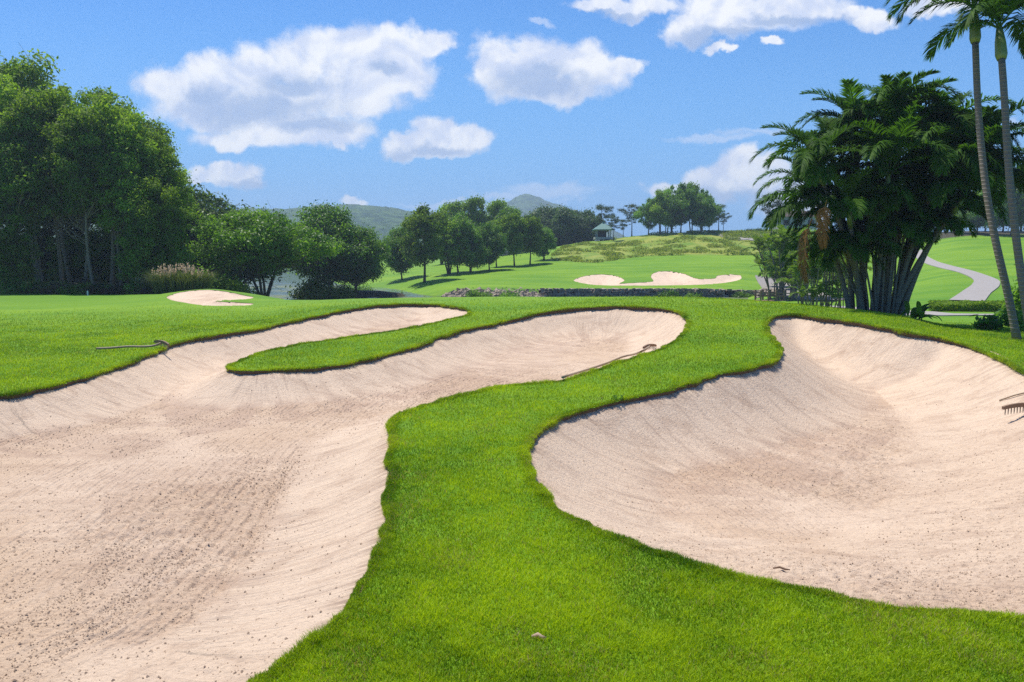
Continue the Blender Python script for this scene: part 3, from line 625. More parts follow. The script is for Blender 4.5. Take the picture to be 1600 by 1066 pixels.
def hit_surf(px, py):
    u, s = ray(px, py)
    for Y in np.arange(4, 45, .04):
        if H + s * Y < surf(u * Y, Y): return Vector((u * Y, Y, surf(u * Y, Y)))
    return at(px, py, 45)

# ------------------------------------------------------------------ grass blades (stuff)
rng = np.random.default_rng(7)
def blades(n, y0, y1, hgt, wid, umax=.74, fringe=None, seed=1, name='grass'):
    r = np.random.default_rng(seed)
    if fringe is None:
        Y_ = np.exp(r.uniform(math.log(y0), math.log(y1), n)); X_ = r.uniform(-umax, umax, n) * (Y_ + .3)
        s_ = sdf(X_, Y_); k_ = (s_ < -.01) & (r.random(n) > sms(Y_, 21, 35)); X_, Y_ = X_[k_], Y_[k_]; s_ = s_[k_]
    else:
        P_ = fringe; B = np.roll(P_, -1, 0); L = np.linalg.norm(B - P_, axis=1) / np.maximum(P_[:, 1], 4) ** .8; L[P_[:, 1] > 42] *= .3
        vis = np.abs(P_[:, 0] / P_[:, 1]) < .76; L = L * vis
        j = r.choice(len(P_), n, p=L / L.sum()); t_ = r.random(n)[:, None]; q_ = P_[j] * (1 - t_) + B[j] * t_
        X_ = q_[:, 0] + r.normal(0, .05, n); Y_ = q_[:, 1] + r.normal(0, .05, n); s_ = sdf(X_, Y_); k_ = s_ < .02 + .035 * vnoise(X_ * 4, Y_ * 4, None, 54); X_, Y_ = X_[k_], Y_[k_]; s_ = s_[k_]
    n = len(X_); Zb = Gf(X_, Y_) - .003
    far = 1 + .055 * (Y_ - 4)
    cl = vnoise(X_ * 3.3, Y_ * 3.3, None, 51) * .5 + vnoise(X_ * 11, Y_ * 11, None, 52) * .35
    hh = hgt * (1 + .75 * cl) * r.uniform(.55, 1.25, n) * (1 + .012 * (Y_ - 4)); ww = wid * far * r.uniform(.7, 1.3, n)
    if fringe is not None: hh *= .85 + .35 * vnoise(X_ * 2.2, Y_ * 2.2, None, 53)
    an = r.uniform(0, 2 * np.pi, n); lean = r.uniform(.15, 1.0, n) * hh; la = r.uniform(0, 2 * np.pi, n)
    wx, wy = np.cos(an) * ww * .5, np.sin(an) * ww * .5; lx, ly = np.cos(la) * lean, np.sin(la) * lean
    if fringe is not None:          # half of the edge blades droop over the lip
        eps = .05
        gx = (sdf(X_ + eps, Y_) - sdf(X_ - eps, Y_)); gy = (sdf(X_, Y_ + eps) - sdf(X_, Y_ - eps)); gl = np.hypot(gx, gy) + 1e-6; gx /= gl; gy /= gl
        dr_ = r.random(n) < .45 + .45 * vnoise(X_ * 1.7, Y_ * 1.7, None, 58); lx = np.where(dr_, gx * hh * .8 + lx * .35, lx); ly = np.where(dr_, gy * hh * .8 + ly * .35, ly); hh = np.where(dr_, hh * r.uniform(-1.3, .3, n), hh)
    b = np.stack([X_, Y_, Zb], -1); wv = np.stack([wx, wy, 0 * wx], -1); lv = np.stack([lx, ly, 0 * lx], -1); up = np.stack([0 * hh, 0 * hh, hh], -1)
    mid_ = b + lv * .35 + np.stack([0 * hh, 0 * hh, np.abs(hh) * .6], -1)
    V_ = np.stack([b - wv, b + wv, mid_ + wv * .75, mid_ - wv * .75, b + lv + up], 1).reshape(-1, 3)
    i = np.arange(n)[:, None] * 5; Q_ = i + np.array([[0, 1, 2, 3]]); T_ = i + np.array([[3, 2, 4]])
    patch = .5 + .62 * fbm(X_ * .8, Y_ * .8, 4, 61) + .60 * cl + r.normal(0, .18, n); patch = np.where(r.random(n) < .03 + .16 * sms(vnoise(X_ * 2.1, Y_ * 2.1, None, 63), .3, .9), 2.0, np.clip(patch, 0, 1))
    o = mesh_np(name, V_, [(Q_, 0), (T_, 0)], [M['blade']], vattrs={'rnd': np.repeat(patch, 5)})
    return o
BL = 1.0
o = blades(int(640000 * BL), 3.4, 12, .038, .0050, seed=1); tag(o, 'short dense green turf on the bank between the two big bunkers', 'grass', kind='stuff')
o = blades(int(560000 * BL), 12, 36, .040, .0050, seed=2); tag(o, 'green turf further back around the bunker fingers and along the crest', 'grass', kind='stuff')
fr = np.concatenate([POLY['left'], POLY['right']])
o = blades(int(150000 * BL), 0, 0, .045, .0045, fringe=POLY['right'], seed=3); tag(o, 'fringe of grass overhanging the lip of the right bunker', 'grass', kind='stuff')
o = blades(int(190000 * BL), 0, 0, .045, .0045, fringe=POLY['left'], seed=4); tag(o, 'fringe of grass overhanging the lip of the left bunker', 'grass', kind='stuff')

# ------------------------------------------------------------------ plants: builders
def leaf_cloud(c, n, s, asp, r, rnd):
    """diamond leaves: centres, normals, half lengths"""
    N = len(c); n = n / (np.linalg.norm(n, axis=1)[:, None] + 1e-9)
    t = r.normal(size=(N, 3)); a = np.cross(n, t); a /= np.linalg.norm(a, axis=1)[:, None] + 1e-9; b = np.cross(n, a)
    a = a * s[:, None]; b = b * (s * asp)[:, None]
    V = np.stack([c - a, c + b, c + a, c - b], 1).reshape(-1, 3); Q = np.arange(N * 4).reshape(N, 4)
    return V, Q, np.repeat(rnd, 4)
def puff_leaves(cs, rs, per, ls, r, flat=.7, asp=.5, upb=.6):
    C, Nn, S, R = [], [], [], []
    for c, rad in zip(cs, rs):
        k = max(8, int(per * .85 * (rad / np.mean(rs)) ** 1.6)); d = r.normal(size=(k, 3)); d /= np.linalg.norm(d, axis=1)[:, None]
        rr = rad * r.uniform(.35, 1.08, k) ** .6; p = d * rr[:, None]; p[:, 2] *= flat
        p += .24 * rad * r.normal(size=(k, 3)) * r.choice([.5, 1, 1.3], (k, 1)); C.append(c + p)
        Nn.append(d * .7 + np.array([0, 0, upb]) + .55 * r.normal(size=(k, 3))); S.append(ls * r.uniform(.6, 1.3, k))
        R.append(np.clip(.42 + .24 * r.normal() + .2 * r.normal(size=k), 0, 1))
    return leaf_cloud(np.concatenate(C), np.concatenate(Nn), np.concatenate(S), asp, r, np.concatenate(R))
def env_r(t, shape):
    if shape == 'round': return math.sqrt(max(0, 1 - (2 * t - 1) ** 2)) * .95 + .05
    if shape == 'dome': return min(1, (t / .28) ** .6 if t < .28 else math.sqrt(max(0, 1 - ((t - .28) / .74) ** 2)))
    if shape == 'col': return .55 + .45 * math.sin(math.pi * min(1, t * .95 + .1)) if t < .8 else max(.15, 1 - ((t - .5) / .55) ** 2)
    if shape == 'umb': return .35 + .65 * sms(np.array(t), .0, .6) if t < .75 else max(.1, math.sqrt(max(0, 1 - ((t - .75) / .27) ** 2)))
    return 1
def make_tree(name, seed, h, base, rx, npuff, pr, per, ls, leafm, barkm, shape='round', stems=1, tr=.16, spread=.0, flat=.7, asp=.5, limb=.55, lean=.03, outer=.55):
    r = np.random.default_rng(seed); zb = base * h; cs = []; tries = 0
    stemx = [(np.array([math.cos(a), math.sin(a)]) * spread * r.uniform(.5, 1) if stems > 1 else np.array([lean * h * r.normal(), lean * h * r.normal()]) * .6)
             for a in (2 * math.pi * (np.arange(stems) + r.uniform(0, .7, stems)) / stems)]
    rad_all = []; ph = r.uniform(0, 6.28, 3)
    for i in range(npuff):
        best = None
        for _ in range(14):
            t = r.uniform(.02, .97); a = r.uniform(0, 2 * math.pi); wob = 1 + .34 * math.sin(2 * a + ph[0] + 4 * t) * math.cos(3.1 * a + ph[1]) + .22 * math.sin(7 * t + ph[2] + a)
            er = env_r(t, shape) * rx * min(1.2, wob); q = er * (r.uniform(0, 1) ** outer)
            p = np.array([q * math.cos(a), q * math.sin(a), zb + t * (h - zb - pr * .5) * (1 - .10 * (1 + math.sin(2.3 * a + ph[1])) * (q / rx))])
            dm = min([np.linalg.norm((p - c) * [1, 1, 1.3]) for c in cs], default=9)
            if best is None or dm > best[0]: best = (dm, p)
        cs.append(best[1]); rad_all.append(pr * r.choice([.45, .6, .8, 1.0, 1.2]))
    cs = np.array(cs)
    V, Q, R = puff_leaves(cs, rad_all, per, ls, r, flat, asp)
    mb = MB(); tops = []
    for k in range(stems):
        ex, ey = stemx[k]; hh = h * (.86 if stems == 1 else r.uniform(.6, .85)); pts = []; n = 9
        w1, w2 = r.uniform(-1, 1, 2) * .02 * h
        for i in range(n):
            s = i / (n - 1); f = s ** 1.25 if stems > 1 else s
            sx = ex * .08 * (stems > 1)
            pts.append((sx + ex * f + w1 * math.sin(s * 5 + k), sx * 0 + ey * .08 * (stems > 1) + ey * f + w2 * math.sin(s * 4 + 2 * k), -.25 + s * (hh + .25)))
        rr = [tr * (1.25 if i == 0 else 1) * (1 - .86 * (i / (n - 1)) ** .9) + .012 for i in range(n)]
        mb.tube(pts, rr, 8); tops.append(np.array(pts))
    for c, rad in zip(cs, rad_all):
        k = int(np.argmin([np.linalg.norm((tp[:, :2][min(7, len(tp) - 1)] - c[:2])) for tp in tops])); tp = tops[k]
        dr = np.linalg.norm(c[:2] - np.array([np.interp(c[2], tp[:, 2], tp[:, 0]), np.interp(c[2], tp[:, 2], tp[:, 1])]))
        za = max(zb * .55, c[2] - limb * dr - .3); za = min(za, tp[-1, 2])
        p0 = np.array([np.interp(za, tp[:, 2], tp[:, 0]), np.interp(za, tp[:, 2], tp[:, 1]), za]); d = c - p0
        mid = p0 + d * .5 + np.array([0, 0, -.12 * dr]) + r.normal(size=3) * .05 * dr
        r0 = tr * (1 - .8 * za / h) * .45 * min(1, .4 + dr / rx)
        mb.tube([p0, mid, c], [r0 + .01, r0 * .6 + .008, .012], 5, cap=False)
        for _ in range(2):
            e = c + r.normal(size=3) * rad * .6; mb.tube([mid * .3 + c * .7, e], [r0 * .35 + .006, .006], 4, cap=False)
    root = empty(name)
    child(root, mb.build('trunk', M[barkm], smooth=True))
    cr = mesh_np('crown', V, [(Q, 0)], [M[leafm]], vattrs={'rnd': R}); child(root, cr)
    root['h'] = h
    return root
def make_shrub(name, seed, h, rx, npuff, pr, per, ls, leafm, flat=.8, asp=.45, ry=None):
    r = np.random.default_rng(seed); ry = ry or rx; cs = []; rad = []
    for i in range(npuff):
        a = r.uniform(0, 2 * math.pi); q = r.uniform(0, 1) ** .5; t = r.uniform(0, 1) * math.sqrt(max(0, 1 - q * q)); cs.append([math.cos(a) * q * (rx - pr * .5), math.sin(a) * q * (ry - pr * .5), pr * .3 + t * (h - pr)]); rad.append(pr * r.uniform(.6, 1.2))
    V, Q, R = puff_leaves(np.array(cs), rad, per, ls, r, flat, asp, .4)
    o = mesh_np(name, V, [(Q, 0)], [M[leafm]], vattrs={'rnd': R}); o['h'] = h; return o
USED = set()
def inst(p):
    if p.name in USED: c = copy_tree(p)
    else: USED.add(p.name); c = p
    return c
def place(p, px, Y, top, label, cat='tree', group=None, rz=None, wid=1.0, dz=-.05, x=None):
    o = inst(p); u = ray(px, 430)[0]; x_ = u * Y if x is None else x; z = g1(x_, Y) + dz
    zt = H + ray(px, top)[1] * Y; s = (zt - z) / p['h']; o.location = (x_, Y, z)
    o.rotation_euler = (0, 0, random.uniform(0, 6.28) if rz is None else rz); o.scale = (s * wid, s * wid, s)
    for k in ('label', 'category', 'group'):
        if k in o: del o[k]
    return tag(o, label, cat, group)
random.seed(11)

# ---- left forest: tall slender trees on the edge of the fairway
FT = [make_tree('forest_tree', 101 + i, 18, (.40, .44, .40, .48)[i], (2.9, 3.2, 2.7, 3.1)[i], 78, 1.0, 230, .165, ('leaf_forest', 'leaf_forest', 'leaf_light', 'leaf_forest')[i], 'bark_pale', ('col', 'dome', 'col', 'round')[i], tr=.19, flat=.5, lean=.05, limb=.9) for i in range(4)]
FL = [make_tree('forest_tree', 121 + i, 15, (.08, .12)[i], 2.9, 62, 1.1, 330, .16, 'leaf_light', 'bark', 'col', tr=.16, flat=.65, lean=.03, limb=.8) for i in range(2)]
gF = 'tall trees along the left edge of the fairway'
front = [(-150, 56, 100, 0, ''), (-95, 55, 120, 1, ''), (-45, 57, 95, 2, ''),
 (6, 57, 92, 0, 'tall tree at the left edge of the photo, crown cut by the frame'), (38, 54.5, 165, 1, 'shorter dark tree second from the left edge of the photo'),
 (68, 56, 140, 3, 'slim trunked tree below the wispy tree top that pokes above the forest'), (97, 57, 125, 2, 'tall forest tree left of the leaning forked trunk'),
 (128, 55.5, 150, 0, 'dense tall tree with a dark crown behind the little white marker post'), (147, 54.5, 165, 3, 'tree with pale leaning trunk just right of the white marker post'),
 (172, 56.5, 135, 1, 'tall tree whose rounded top stands highest in the middle of the forest'), (188, 55.5, 190, 2, 'slim tree with twin looking trunk right of the forest middle'),
 (212, 57, 160, 0, 'tall tree on the right shoulder of the left forest'), (240, 58, 190, 3, 'forest tree above the pampas grass with sky showing through its top'),
 (262, 60, 218, 1, 'last tall tree at the right end of the forest, narrow crown against the clouds')]
for px, Y, top, k, lb in front:
    place(FT[k], px, Y, top, lb or 'tall dark forest tree beyond the left edge of the photo', 'tree', gF, wid=.92)
poke = [(62, 66, 78, 3, 'wispy tree top poking highest above the forest beside the left edge'), (20, 67, 88, 2, 'tree behind the front row near the left edge, bluish green top'),
 (112, 67, 120, 0, 'tree behind the front row, left of the rounded highest crown'), (178, 68, 130, 1, 'tree behind the front row showing just over the rounded crown'), (232, 70, 172, 2, 'tree behind the front row near the right shoulder of the forest')]
for px, Y, top, k, lb in poke: place(FT[k], px, Y, top, lb, 'tree', gF)
for px, Y, top, k, lb in [(278, 56, 300, 0, 'light green low leafy tree just left of the pampas grass'), (252, 54.5, 270, 1, 'light green tree with foliage nearly to the ground at the forest edge'),
                          (222, 54.8, 240, 0, 'yellowish green leafy tree filling the forest edge left of the pampas'), (20, 53.6, 280, 1, 'low bushy tree in the left corner of the forest')]:
    place(FL[k], px, Y, top, lb, 'tree', 'light green bushy trees at the forest edge', wid=.95)
for i in range(26):
    px = -180 + 18 * i + random.uniform(-7, 7); Y = random.uniform(70, 95)
    place(FT[i % 4], px, Y, random.uniform(170, 215) + max(0, px - 200) * .9, 'shaded tree deep in the left forest, mostly hidden by the front row', 'tree', 'trees deep inside the left forest', wid=1.15)
for i in range(24):
    px = -150 + 18 * i + random.uniform(-6, 6); Y = random.uniform(68, 76)
    place(FL[i % 2], px, Y, random.uniform(330, 365), 'low understorey tree in the dark between the forest trunks', 'tree', 'understorey trees in the forest', wid=1.5)
SH = [make_shrub('shrub', 140 + i, 1.6, 1.7, 16, .6, 230, .10, ('leaf_forest', 'leaf_dry', 'leaf_mid')[i]) for i in range(3)]
for i in range(26):
    px = -60 + 12.5 * i + random.uniform(-4, 4); k = (0, 1, 0, 2, 1)[i % 5]
    place(SH[k], px, random.uniform(52.6, 54.5), random.uniform(430, 444), ('low dark green bush under the forest trunks', 'reddish brown dry bush at the foot of the forest', 'low fresh green bush at the forest foot')[k], 'bush', 'bushes along the foot of the forest', wid=1.1)

# ---- middle distance trees by the lake
tD = make_tree('tree', 150, 9, .18, 3.9, 60, 1.15, 420, .15, 'leaf_dark', 'bark', 'round', tr=.2)
place(tD, 308, 76, 287, 'dark tree with sky gaps behind the light forest edge tree', 'tree', wid=1.0)
place(tD, 338, 82, 325, 'dark round tree between the forest and the spreading tree', 'tree', wid=1.3)
tS = make_tree('spreading_tree', 152, 7.6, .36, 5.4, 105, 1.0, 400, .125, 'leaf_mid', 'bark', 'dome', stems=5, tr=.13, spread=3.4, flat=.5, limb=.35, outer=.5)
place(tS, 410, 64, 322, 'wide spreading tree with many dark forked stems above the small bunker', 'tree', rz=.4, wid=.96, dz=0)
SH2 = [make_shrub('shrub', 160 + i, 2.2, 2.6, 22, .8, 240, .12, ('leaf_mid', 'leaf_light')[i]) for i in range(2)]
for px, Y, top, k, lb in [(345, 60, 432, 1, 'light green bush left of the spreading tree'), 
    (508, 88, 428, 1, 'light green bush on the bank between two lake trees'), (530, 92, 440, 0, 'low dark bush at the water under the lake tree'), (560, 96, 442, 0, 'low shrub on the dark bank right of the lake tree'),
    (328, 64, 418, 0, 'bush right behind the pampas grass')]:
    place(SH2[k], px, Y, top, lb, 'bush', 'bushes on the near lake shore', dz=-.3 if Y < 75 else .3)
tR = make_tree('lake_tree', 154, 11, .16, 4.3, 80, 1.35, 420, .19, 'leaf_mid', 'bark', 'round', tr=.22, flat=.55)
def islet(px, Y, rx_, ry_, name='islet_bank'):
    x = ray(px, 430)[0] * Y; a = np.linspace(0, 2 * np.pi, 33)[:-1]; V = [(x, Y, -2.15)]; Q = []; T = []
    for k, (f, z) in enumerate(((.55, -2.2), (.85, -2.5), (1.0, -3.3))):
        for an in a: f2 = f * (1 + .12 * math.sin(3 * an + px)); V.append((x + rx_ * f2 * math.cos(an), Y + ry_ * f2 * math.sin(an), z))
    for j in range(32): T.append((0, 1 + j, 1 + (j + 1) % 32))
    for k in range(2):
        for j in range(32): Q.append((1 + k * 32 + j, 33 + k * 32 + j, 33 + k * 32 + (j + 1) % 32, 1 + k * 32 + (j + 1) % 32))
    o = mesh_np(name, np.array(V), [(np.array(Q), 0), (np.array(T), 0)], [M['turf']], smooth=True, vattrs={'region': np.tile([0, 1., 0], (len(V), 1))}); tag(o, kind='structure')
islet(535, 93, 7.5, 4)
def place_z(p, px, Y, z, top, label, cat='tree', group=None, wid=1.0):
    o = place(p, px, Y, top, label, cat, group, wid=wid); zt = H + ray(px, top)[1] * Y; s = (zt - z) / p['h']; o.location.z = z; o.scale = (s * wid, s * wid, s); return o
place_z(tR, 514, 90, -2.3, 319, 'dense round tree on the lake bank, tallest in front of the hazy hill', wid=.98)
place_z(tR, 556, 92, -2.3, 352, 'lower round tree on the bank joined to the right of the tallest lake tree', wid=1.0)
tG = [make_tree('round_tree', 170 + i, 12, (.20, .30, .16, .27, .24)[i], (4.8, 3.9, 5.0, 3.5, 4.4)[i], (54, 44, 60, 36, 50)[i], (1.5, 1.35, 1.6, 1.3, 1.4)[i], 400, .23, ('leaf_mid', 'leaf_light', 'leaf_mid', 'leaf_light', 'leaf_forest')[i], 'bark', ('round', 'dome', 'dome', 'round', 'round')[i], stems=(1, 3, 2, 1, 4)[i], spread=(0, 2.2, 2.2, 0, 2.6)[i], tr=.22, flat=.55) for i in range(5)]
gG = 'round trees on the slope across the water'
for px, Y, top, k, wd, lb in [(628, 121, 352, 1, .8, 'leftmost small tree of the group across the water'), (663, 109, 318, 0, .92, 'large left tree of the waterside group with a single dark trunk'),
    (702, 118, 340, 1, .9, 'tree with leaning trunk right of the large waterside tree'), (716, 120, 332, 2, .8, 'middle tree of the waterside group on a bundle of trunks'), (735, 119, 352, 1, .8, 'lower tree on the right side of the waterside group'),
    (765, 122, 348, 0, .78, 'tree standing on the shaded mound, left of the pair'), (776, 130, 340, 1, .8, 'tree behind the mound tree, darker'), (804, 128, 329, 2, .8, 'tree with forked trunk in the middle of the shaded mound'),
    (828, 130, 334, 0, .85, 'bright green tree at the right end of the shaded mound'), (850, 136, 352, 1, .75, 'small light tree reaching right from the mound group'),
    (712, 160, 309, 1, .8, 'pale tree top rising behind the waterside group, left one'), (742, 160, 306, 2, .7, 'pale tree top rising behind the waterside group, middle one'), (776, 162, 311, 0, .8, 'tree top behind the mound group, right of the pale ones'), (795, 158, 318, 1, .8, 'tree filling the gap behind the mound group'),
    (690, 150, 335, 2, .8, 'tree behind and between the two largest waterside trees')]:
    place(tG[(k * 2 + int(px)) % 5], px, Y, top, lb, 'tree', gG, wid=wd)
tK = [make_tree('dark_tree', 180 + i, 11, .16, 4.2, 50, 1.5, 300, .27, 'leaf_dark', 'bark', 'dome', tr=.2, flat=.6) for i in range(2)]
for i, (px, top) in enumerate([(838, 330), (852, 322), (868, 321), (884, 324), (899, 326), (913, 328), (928, 334), (820, 345), (876, 335), (905, 338)]):
    place(tK[i % 2], px, 186 + (i % 3) * 5, top, 'dark grey green tree in the row behind the grassy ridge left of the green pavilion', 'tree', 'dark trees in a row behind the ridge', wid=1.0)
for i in range(14):
    px = 600 + 19 * i; place(tK[i % 2], px, 300 + (i * 37) % 50, 378 + (i * 7) % 9, 'small far tree seen low between the trunks of the waterside group', 'tree', 'far trees on the plain', wid=1.5)
# hilltop grove and pines
tH = [make_tree('grove_tree', 190 + i, 13, (.2, .27, .16)[i], (4.6, 3.9, 5.0)[i], (40, 34, 46)[i], 1.45, 400, .25, ('leaf_mid', 'leaf_light', 'leaf_mid')[i], 'bark', ('dome', 'round', 'dome')[i], stems=(1, 2, 3)[i], spread=(0, 2, 2.4)[i], tr=.22, flat=.55) for i in range(3)]
gH = 'trees of the grove on top of the hill'
for i, (px, Y, top, wd, lb) in enumerate([(1012, 172, 308, .8, 'leftmost tree of the hilltop grove'), (1030, 170, 294, .85, 'second tree from the left in the hilltop grove'), (1048, 174, 286, .8, 'tall tree left of centre in the hilltop grove'), (1062, 170, 283, .75, 'middle tree of the hilltop grove'),
    (1078, 173, 282, .8, 'tallest rounded tree right of the middle of the hilltop grove'), (1094, 171, 292, .8, 'second tree from the right in the hilltop grove'), (1106, 174, 303, .7, 'rightmost leafy tree of the hilltop grove'), (1040, 180, 300, .8, 'tree at the back of the hilltop grove')]):
    place(tH[i % 3], px, Y, top, lb, 'tree', gH, wid=wd)
tP = [make_tree('pine_tree', 200 + i, 10, .42, 2.7, (20, 24)[i], .85, 210, .17, 'leaf_pine', 'bark', 'umb', tr=.17, flat=.38, asp=.3, limb=.15, outer=.4) for i in range(2)]
for px, Y, top, k, wd, lb in [(938, 176, 316, 0, 1.0, 'thin airy pine above the left side of the green pavilion'), (958, 166, 335, 1, .9, 'thin pine with bare trunk just right of the green pavilion'), (986, 178, 318, 1, 1.1, 'airy pine at the left edge of the hilltop grove'),
    (972, 190, 340, 0, 1.2, 'low pine between pavilion and grove'), (1121, 174, 316, 0, 1.0, 'airy pine at the right edge of the hilltop grove'), (1128, 178, 332, 1, 1.0, 'smaller pine right of the grove next to the path'), (1203, 168, 302, 1, 1.15, 'lone thin pine against the sky left of the palm clump')]:
    place(tP[k], px, Y, top, lb, 'pine', 'airy pines on the hill', wid=wd)
RS = make_shrub('round_bush', 210, 1.2, 1.1, 12, .5, 120, .13, 'leaf_dark')
place(RS, 1168, 178, 356, 'small round bush on the ridge, left one of two', 'bush', 'round bushes on the ridge'); place(RS, 1181.5, 178, 355, 'small round bush on the ridge, right one of two', 'bush', 'round bushes on the ridge')
# right side: distant woods, trees behind the palms
tW = [make_tree('wood_tree', 220 + i, 14, .18, 4.6, 66, 1.5, 330, .25, 'leaf_mid', 'bark', 'dome', tr=.22, flat=.6) for i in range(2)]
for i, (px, Y, top, lb) in enumerate([(1498, 165, 300, ''), (1522, 160, 290, ''), (1548, 152, 268, 'wood tree seen between the two tall palm trunks, paler'), (1575, 150, 255, 'bright wood tree right of the second tall palm trunk'), (1600, 148, 245, 'wood tree at the right edge of the photo on the hill'),
    (1628, 158, 255, ''), (1660, 156, 262, ''), (1700, 156, 265, ''), (1562, 170, 275, 'wood tree behind the bright one on the right hill'), (1590, 172, 262, 'tall wood tree at the back near the right edge'), (1535, 172, 290, ''), (1475, 172, 315, ''), (1450, 176, 325, '')]):
    place(tW[i % 2], px, Y, top, lb or 'wood tree on the right hill hidden partly behind the palms', 'tree', 'trees of the wood on the right hill', wid=.9)
for px, Y, top, k, lb in [(1238, 95, 352, 0, 'leafy tree left behind the palm clump above the small areca palms'), (1215, 100, 366, 1, 'low leafy tree at the left end of the areca row'), (1262, 92, 350, 1, 'tree half hidden behind the dead orange palm frond'), (1310, 95, 368, 0, 'tree behind the trunks of the palm clump')]:
    place(tW[k], px, Y, top, lb, 'tree', 'trees behind the small palms', wid=.8)

# ---- pampas grass
def make_pampas(seed=5, h=2.5):
    r = np.random.default_rng(seed); root = empty('pampas_grass')
    n = 2600; a = r.uniform(0, 2 * np.pi, n); b0 = np.stack([np.cos(a), np.sin(a)], -1) * (r.uniform(0, 1, n) ** .6)[:, None] * np.array([2.3, 1.0])
    dirx = b0 * .35 + r.normal(size=(n, 2)) * .35; hh = h * r.uniform(.5, .85, n); wv = r.normal(size=(n, 2)); wv /= np.linalg.norm(wv, axis=1)[:, None]; wv *= .018
    z = np.zeros(n)
    p0 = np.column_stack([b0, z]); p1 = np.column_stack([b0 + dirx * .5, hh * .7]); p2 = np.column_stack([b0 + dirx * 1.5, hh * r.uniform(.75, 1.05, n)]); w3 = np.column_stack([wv, z])
    V = np.stack([p0 - w3, p0 + w3, p1 + w3, p1 - w3, p2], 1).reshape(-1, 3); i = np.arange(n)[:, None] * 5
    child(root, mesh_np('leaves', V, [(i + np.array([[0, 1, 2, 3]]), 0), (i + np.array([[3, 2, 4]]), 0)], [M['reed']], vattrs={'rnd': np.repeat(r.random(n), 5)}))
    m_ = 75; a = r.uniform(0, 2 * np.pi, m_); b1 = np.stack([np.cos(a) * 2.3, np.sin(a) * .9], -1) * (r.uniform(0, 1, m_) ** .5)[:, None]; C, N_, S = [], [], []
    for k in range(m_):
        top = np.array([b1[k, 0] * 1.3, b1[k, 1] * 1.3, h * r.uniform(.66, 1.0) * (1 - .1 * abs(b1[k, 0]) / 2.3)]); L = .45; q = 26; s = r.uniform(0, 1, q)
        C.append(top + np.stack([b1[k, 0] * .05 * s, b1[k, 1] * .05 * s, -L * s], -1) + r.normal(size=(q, 3)) * .035); N_.append(r.normal(size=(q, 3))); S.append(r.uniform(.04, .08, q))
    V, Q, R = leaf_cloud(np.concatenate(C), np.concatenate(N_), np.concatenate(S), .4, r, r.random(m_ * 26))
    child(root, mesh_np('plumes', V, [(Q, 0)], [M['plume']], vattrs={'rnd': R})); root['h'] = h; return root
place(make_pampas(), 283, 50.5, 409, 'pampas grass clump with pinkish plumes behind the small left bunker', 'pampas grass', rz=0, wid=.85)
pg2 = make_pampas(6); place(pg2, 245, 53.5, 424, 'smaller duller pampas clump left of the plumed one', 'pampas grass', rz=.2, wid=.8)

# ------------------------------------------------------------------ palms
def frond_mesh(name, L, e0, bend, nl, ll, seed, matk='leaf_palm', droop=.5, vang=.35, lw=.027):
    r = np.random.default_rng(seed); n = 15; pts = []; x = z = 0.0; yv = 0
    for i in range(n):
        s = i / (n - 1); pts.append((x, yv, z)); e = e0 - bend * s ** 1.2
        x += math.cos(e) * L / (n - 1); z += math.sin(e) * L / (n - 1); yv += r.normal() * .006 * L
    P_ = np.array(pts); ss = np.linspace(0, 1, n); mb = MB(); mb.tube(pts, [.022 * (1 - .85 * s) + .004 for s in ss], 5)
    V = []; Q = []; T = []; R = []; k = 0
    for side in (-1, 1):
        for j in range(nl):
            s = .16 + .84 * (j + r.uniform(-.2, .2)) / nl; s = min(1, max(.1, s))
            p = np.array([np.interp(s, ss, P_[:, q]) for q in range(3)]); e = e0 - bend * s ** 1.2
            fw = np.array([math.cos(e), 0, math.sin(e)]); up = np.array([-math.sin(e), 0, math.cos(e)]); sd_ = np.array([0, side, 0.])
            l = ll * (math.sin(math.pi * min(1, .18 + .80 * s)) ** .55) * r.uniform(.85, 1.1); fa = .30 + .75 * s + r.normal() * .08; va = vang + r.normal() * .12
            dr = (sd_ * math.cos(fa) + fw * math.sin(fa)) * math.cos(va) + up * math.sin(va)
            g1_ = np.array([0, 0, -1.]) * l * droop
            m1 = p + dr * l * .5 + g1_ * .15; tp = p + dr * l * .92 + g1_ * r.uniform(.5, .9); wv = np.cross(dr, up); wv /= np.linalg.norm(wv) + 1e-9; wv = wv * lw * r.uniform(.8, 1.2)
            V += [p - wv * .4, p + wv * .4, m1 + wv, m1 - wv, tp]; Q.append((k, k + 1, k + 2, k + 3)); T.append((k + 3, k + 2, k + 4)); k += 5
            R += [min(1, max(0, .45 + r.normal() * .2))] * 5
    n0 = mb.n; mb.add(V, Q, T)
    o = mesh_np(name, np.concatenate(mb.v), [(np.concatenate(mb.q), 0), (np.concatenate(mb.t), 0)], [M[matk]], vattrs={'rnd': np.concatenate([np.full(n0, .9), R])})
    return o
FR = {'up': frond_mesh('frond', 2.5, 1.3, 1.5, 74, .68, 1, droop=.28, vang=.45), 'mid': frond_mesh('frond', 2.8, 1.0, 2.1, 76, .74, 2, droop=.55, vang=.42), 'mid2': frond_mesh('frond', 2.7, .7, 2.0, 76, .72, 3, droop=.6),
      'low': frond_mesh('frond', 2.5, .35, 1.6, 70, .66, 4, droop=.6, vang=.2), 'dead': frond_mesh('frond', 2.3, -.9, .7, 50, .55, 5, 'leaf_dead', droop=.7)}
FUSE = set()
def frond(kind, parent, loc, az, sc=1.0, tilt=0.0):
    src = FR[kind]
    if kind in FUSE: o = src.copy(); COL.objects.link(o)
    else: FUSE.add(kind); o = src
    child(parent, o); o.location = loc; o.rotation_euler = (0, tilt, az); o.scale = (sc, sc, sc); return o
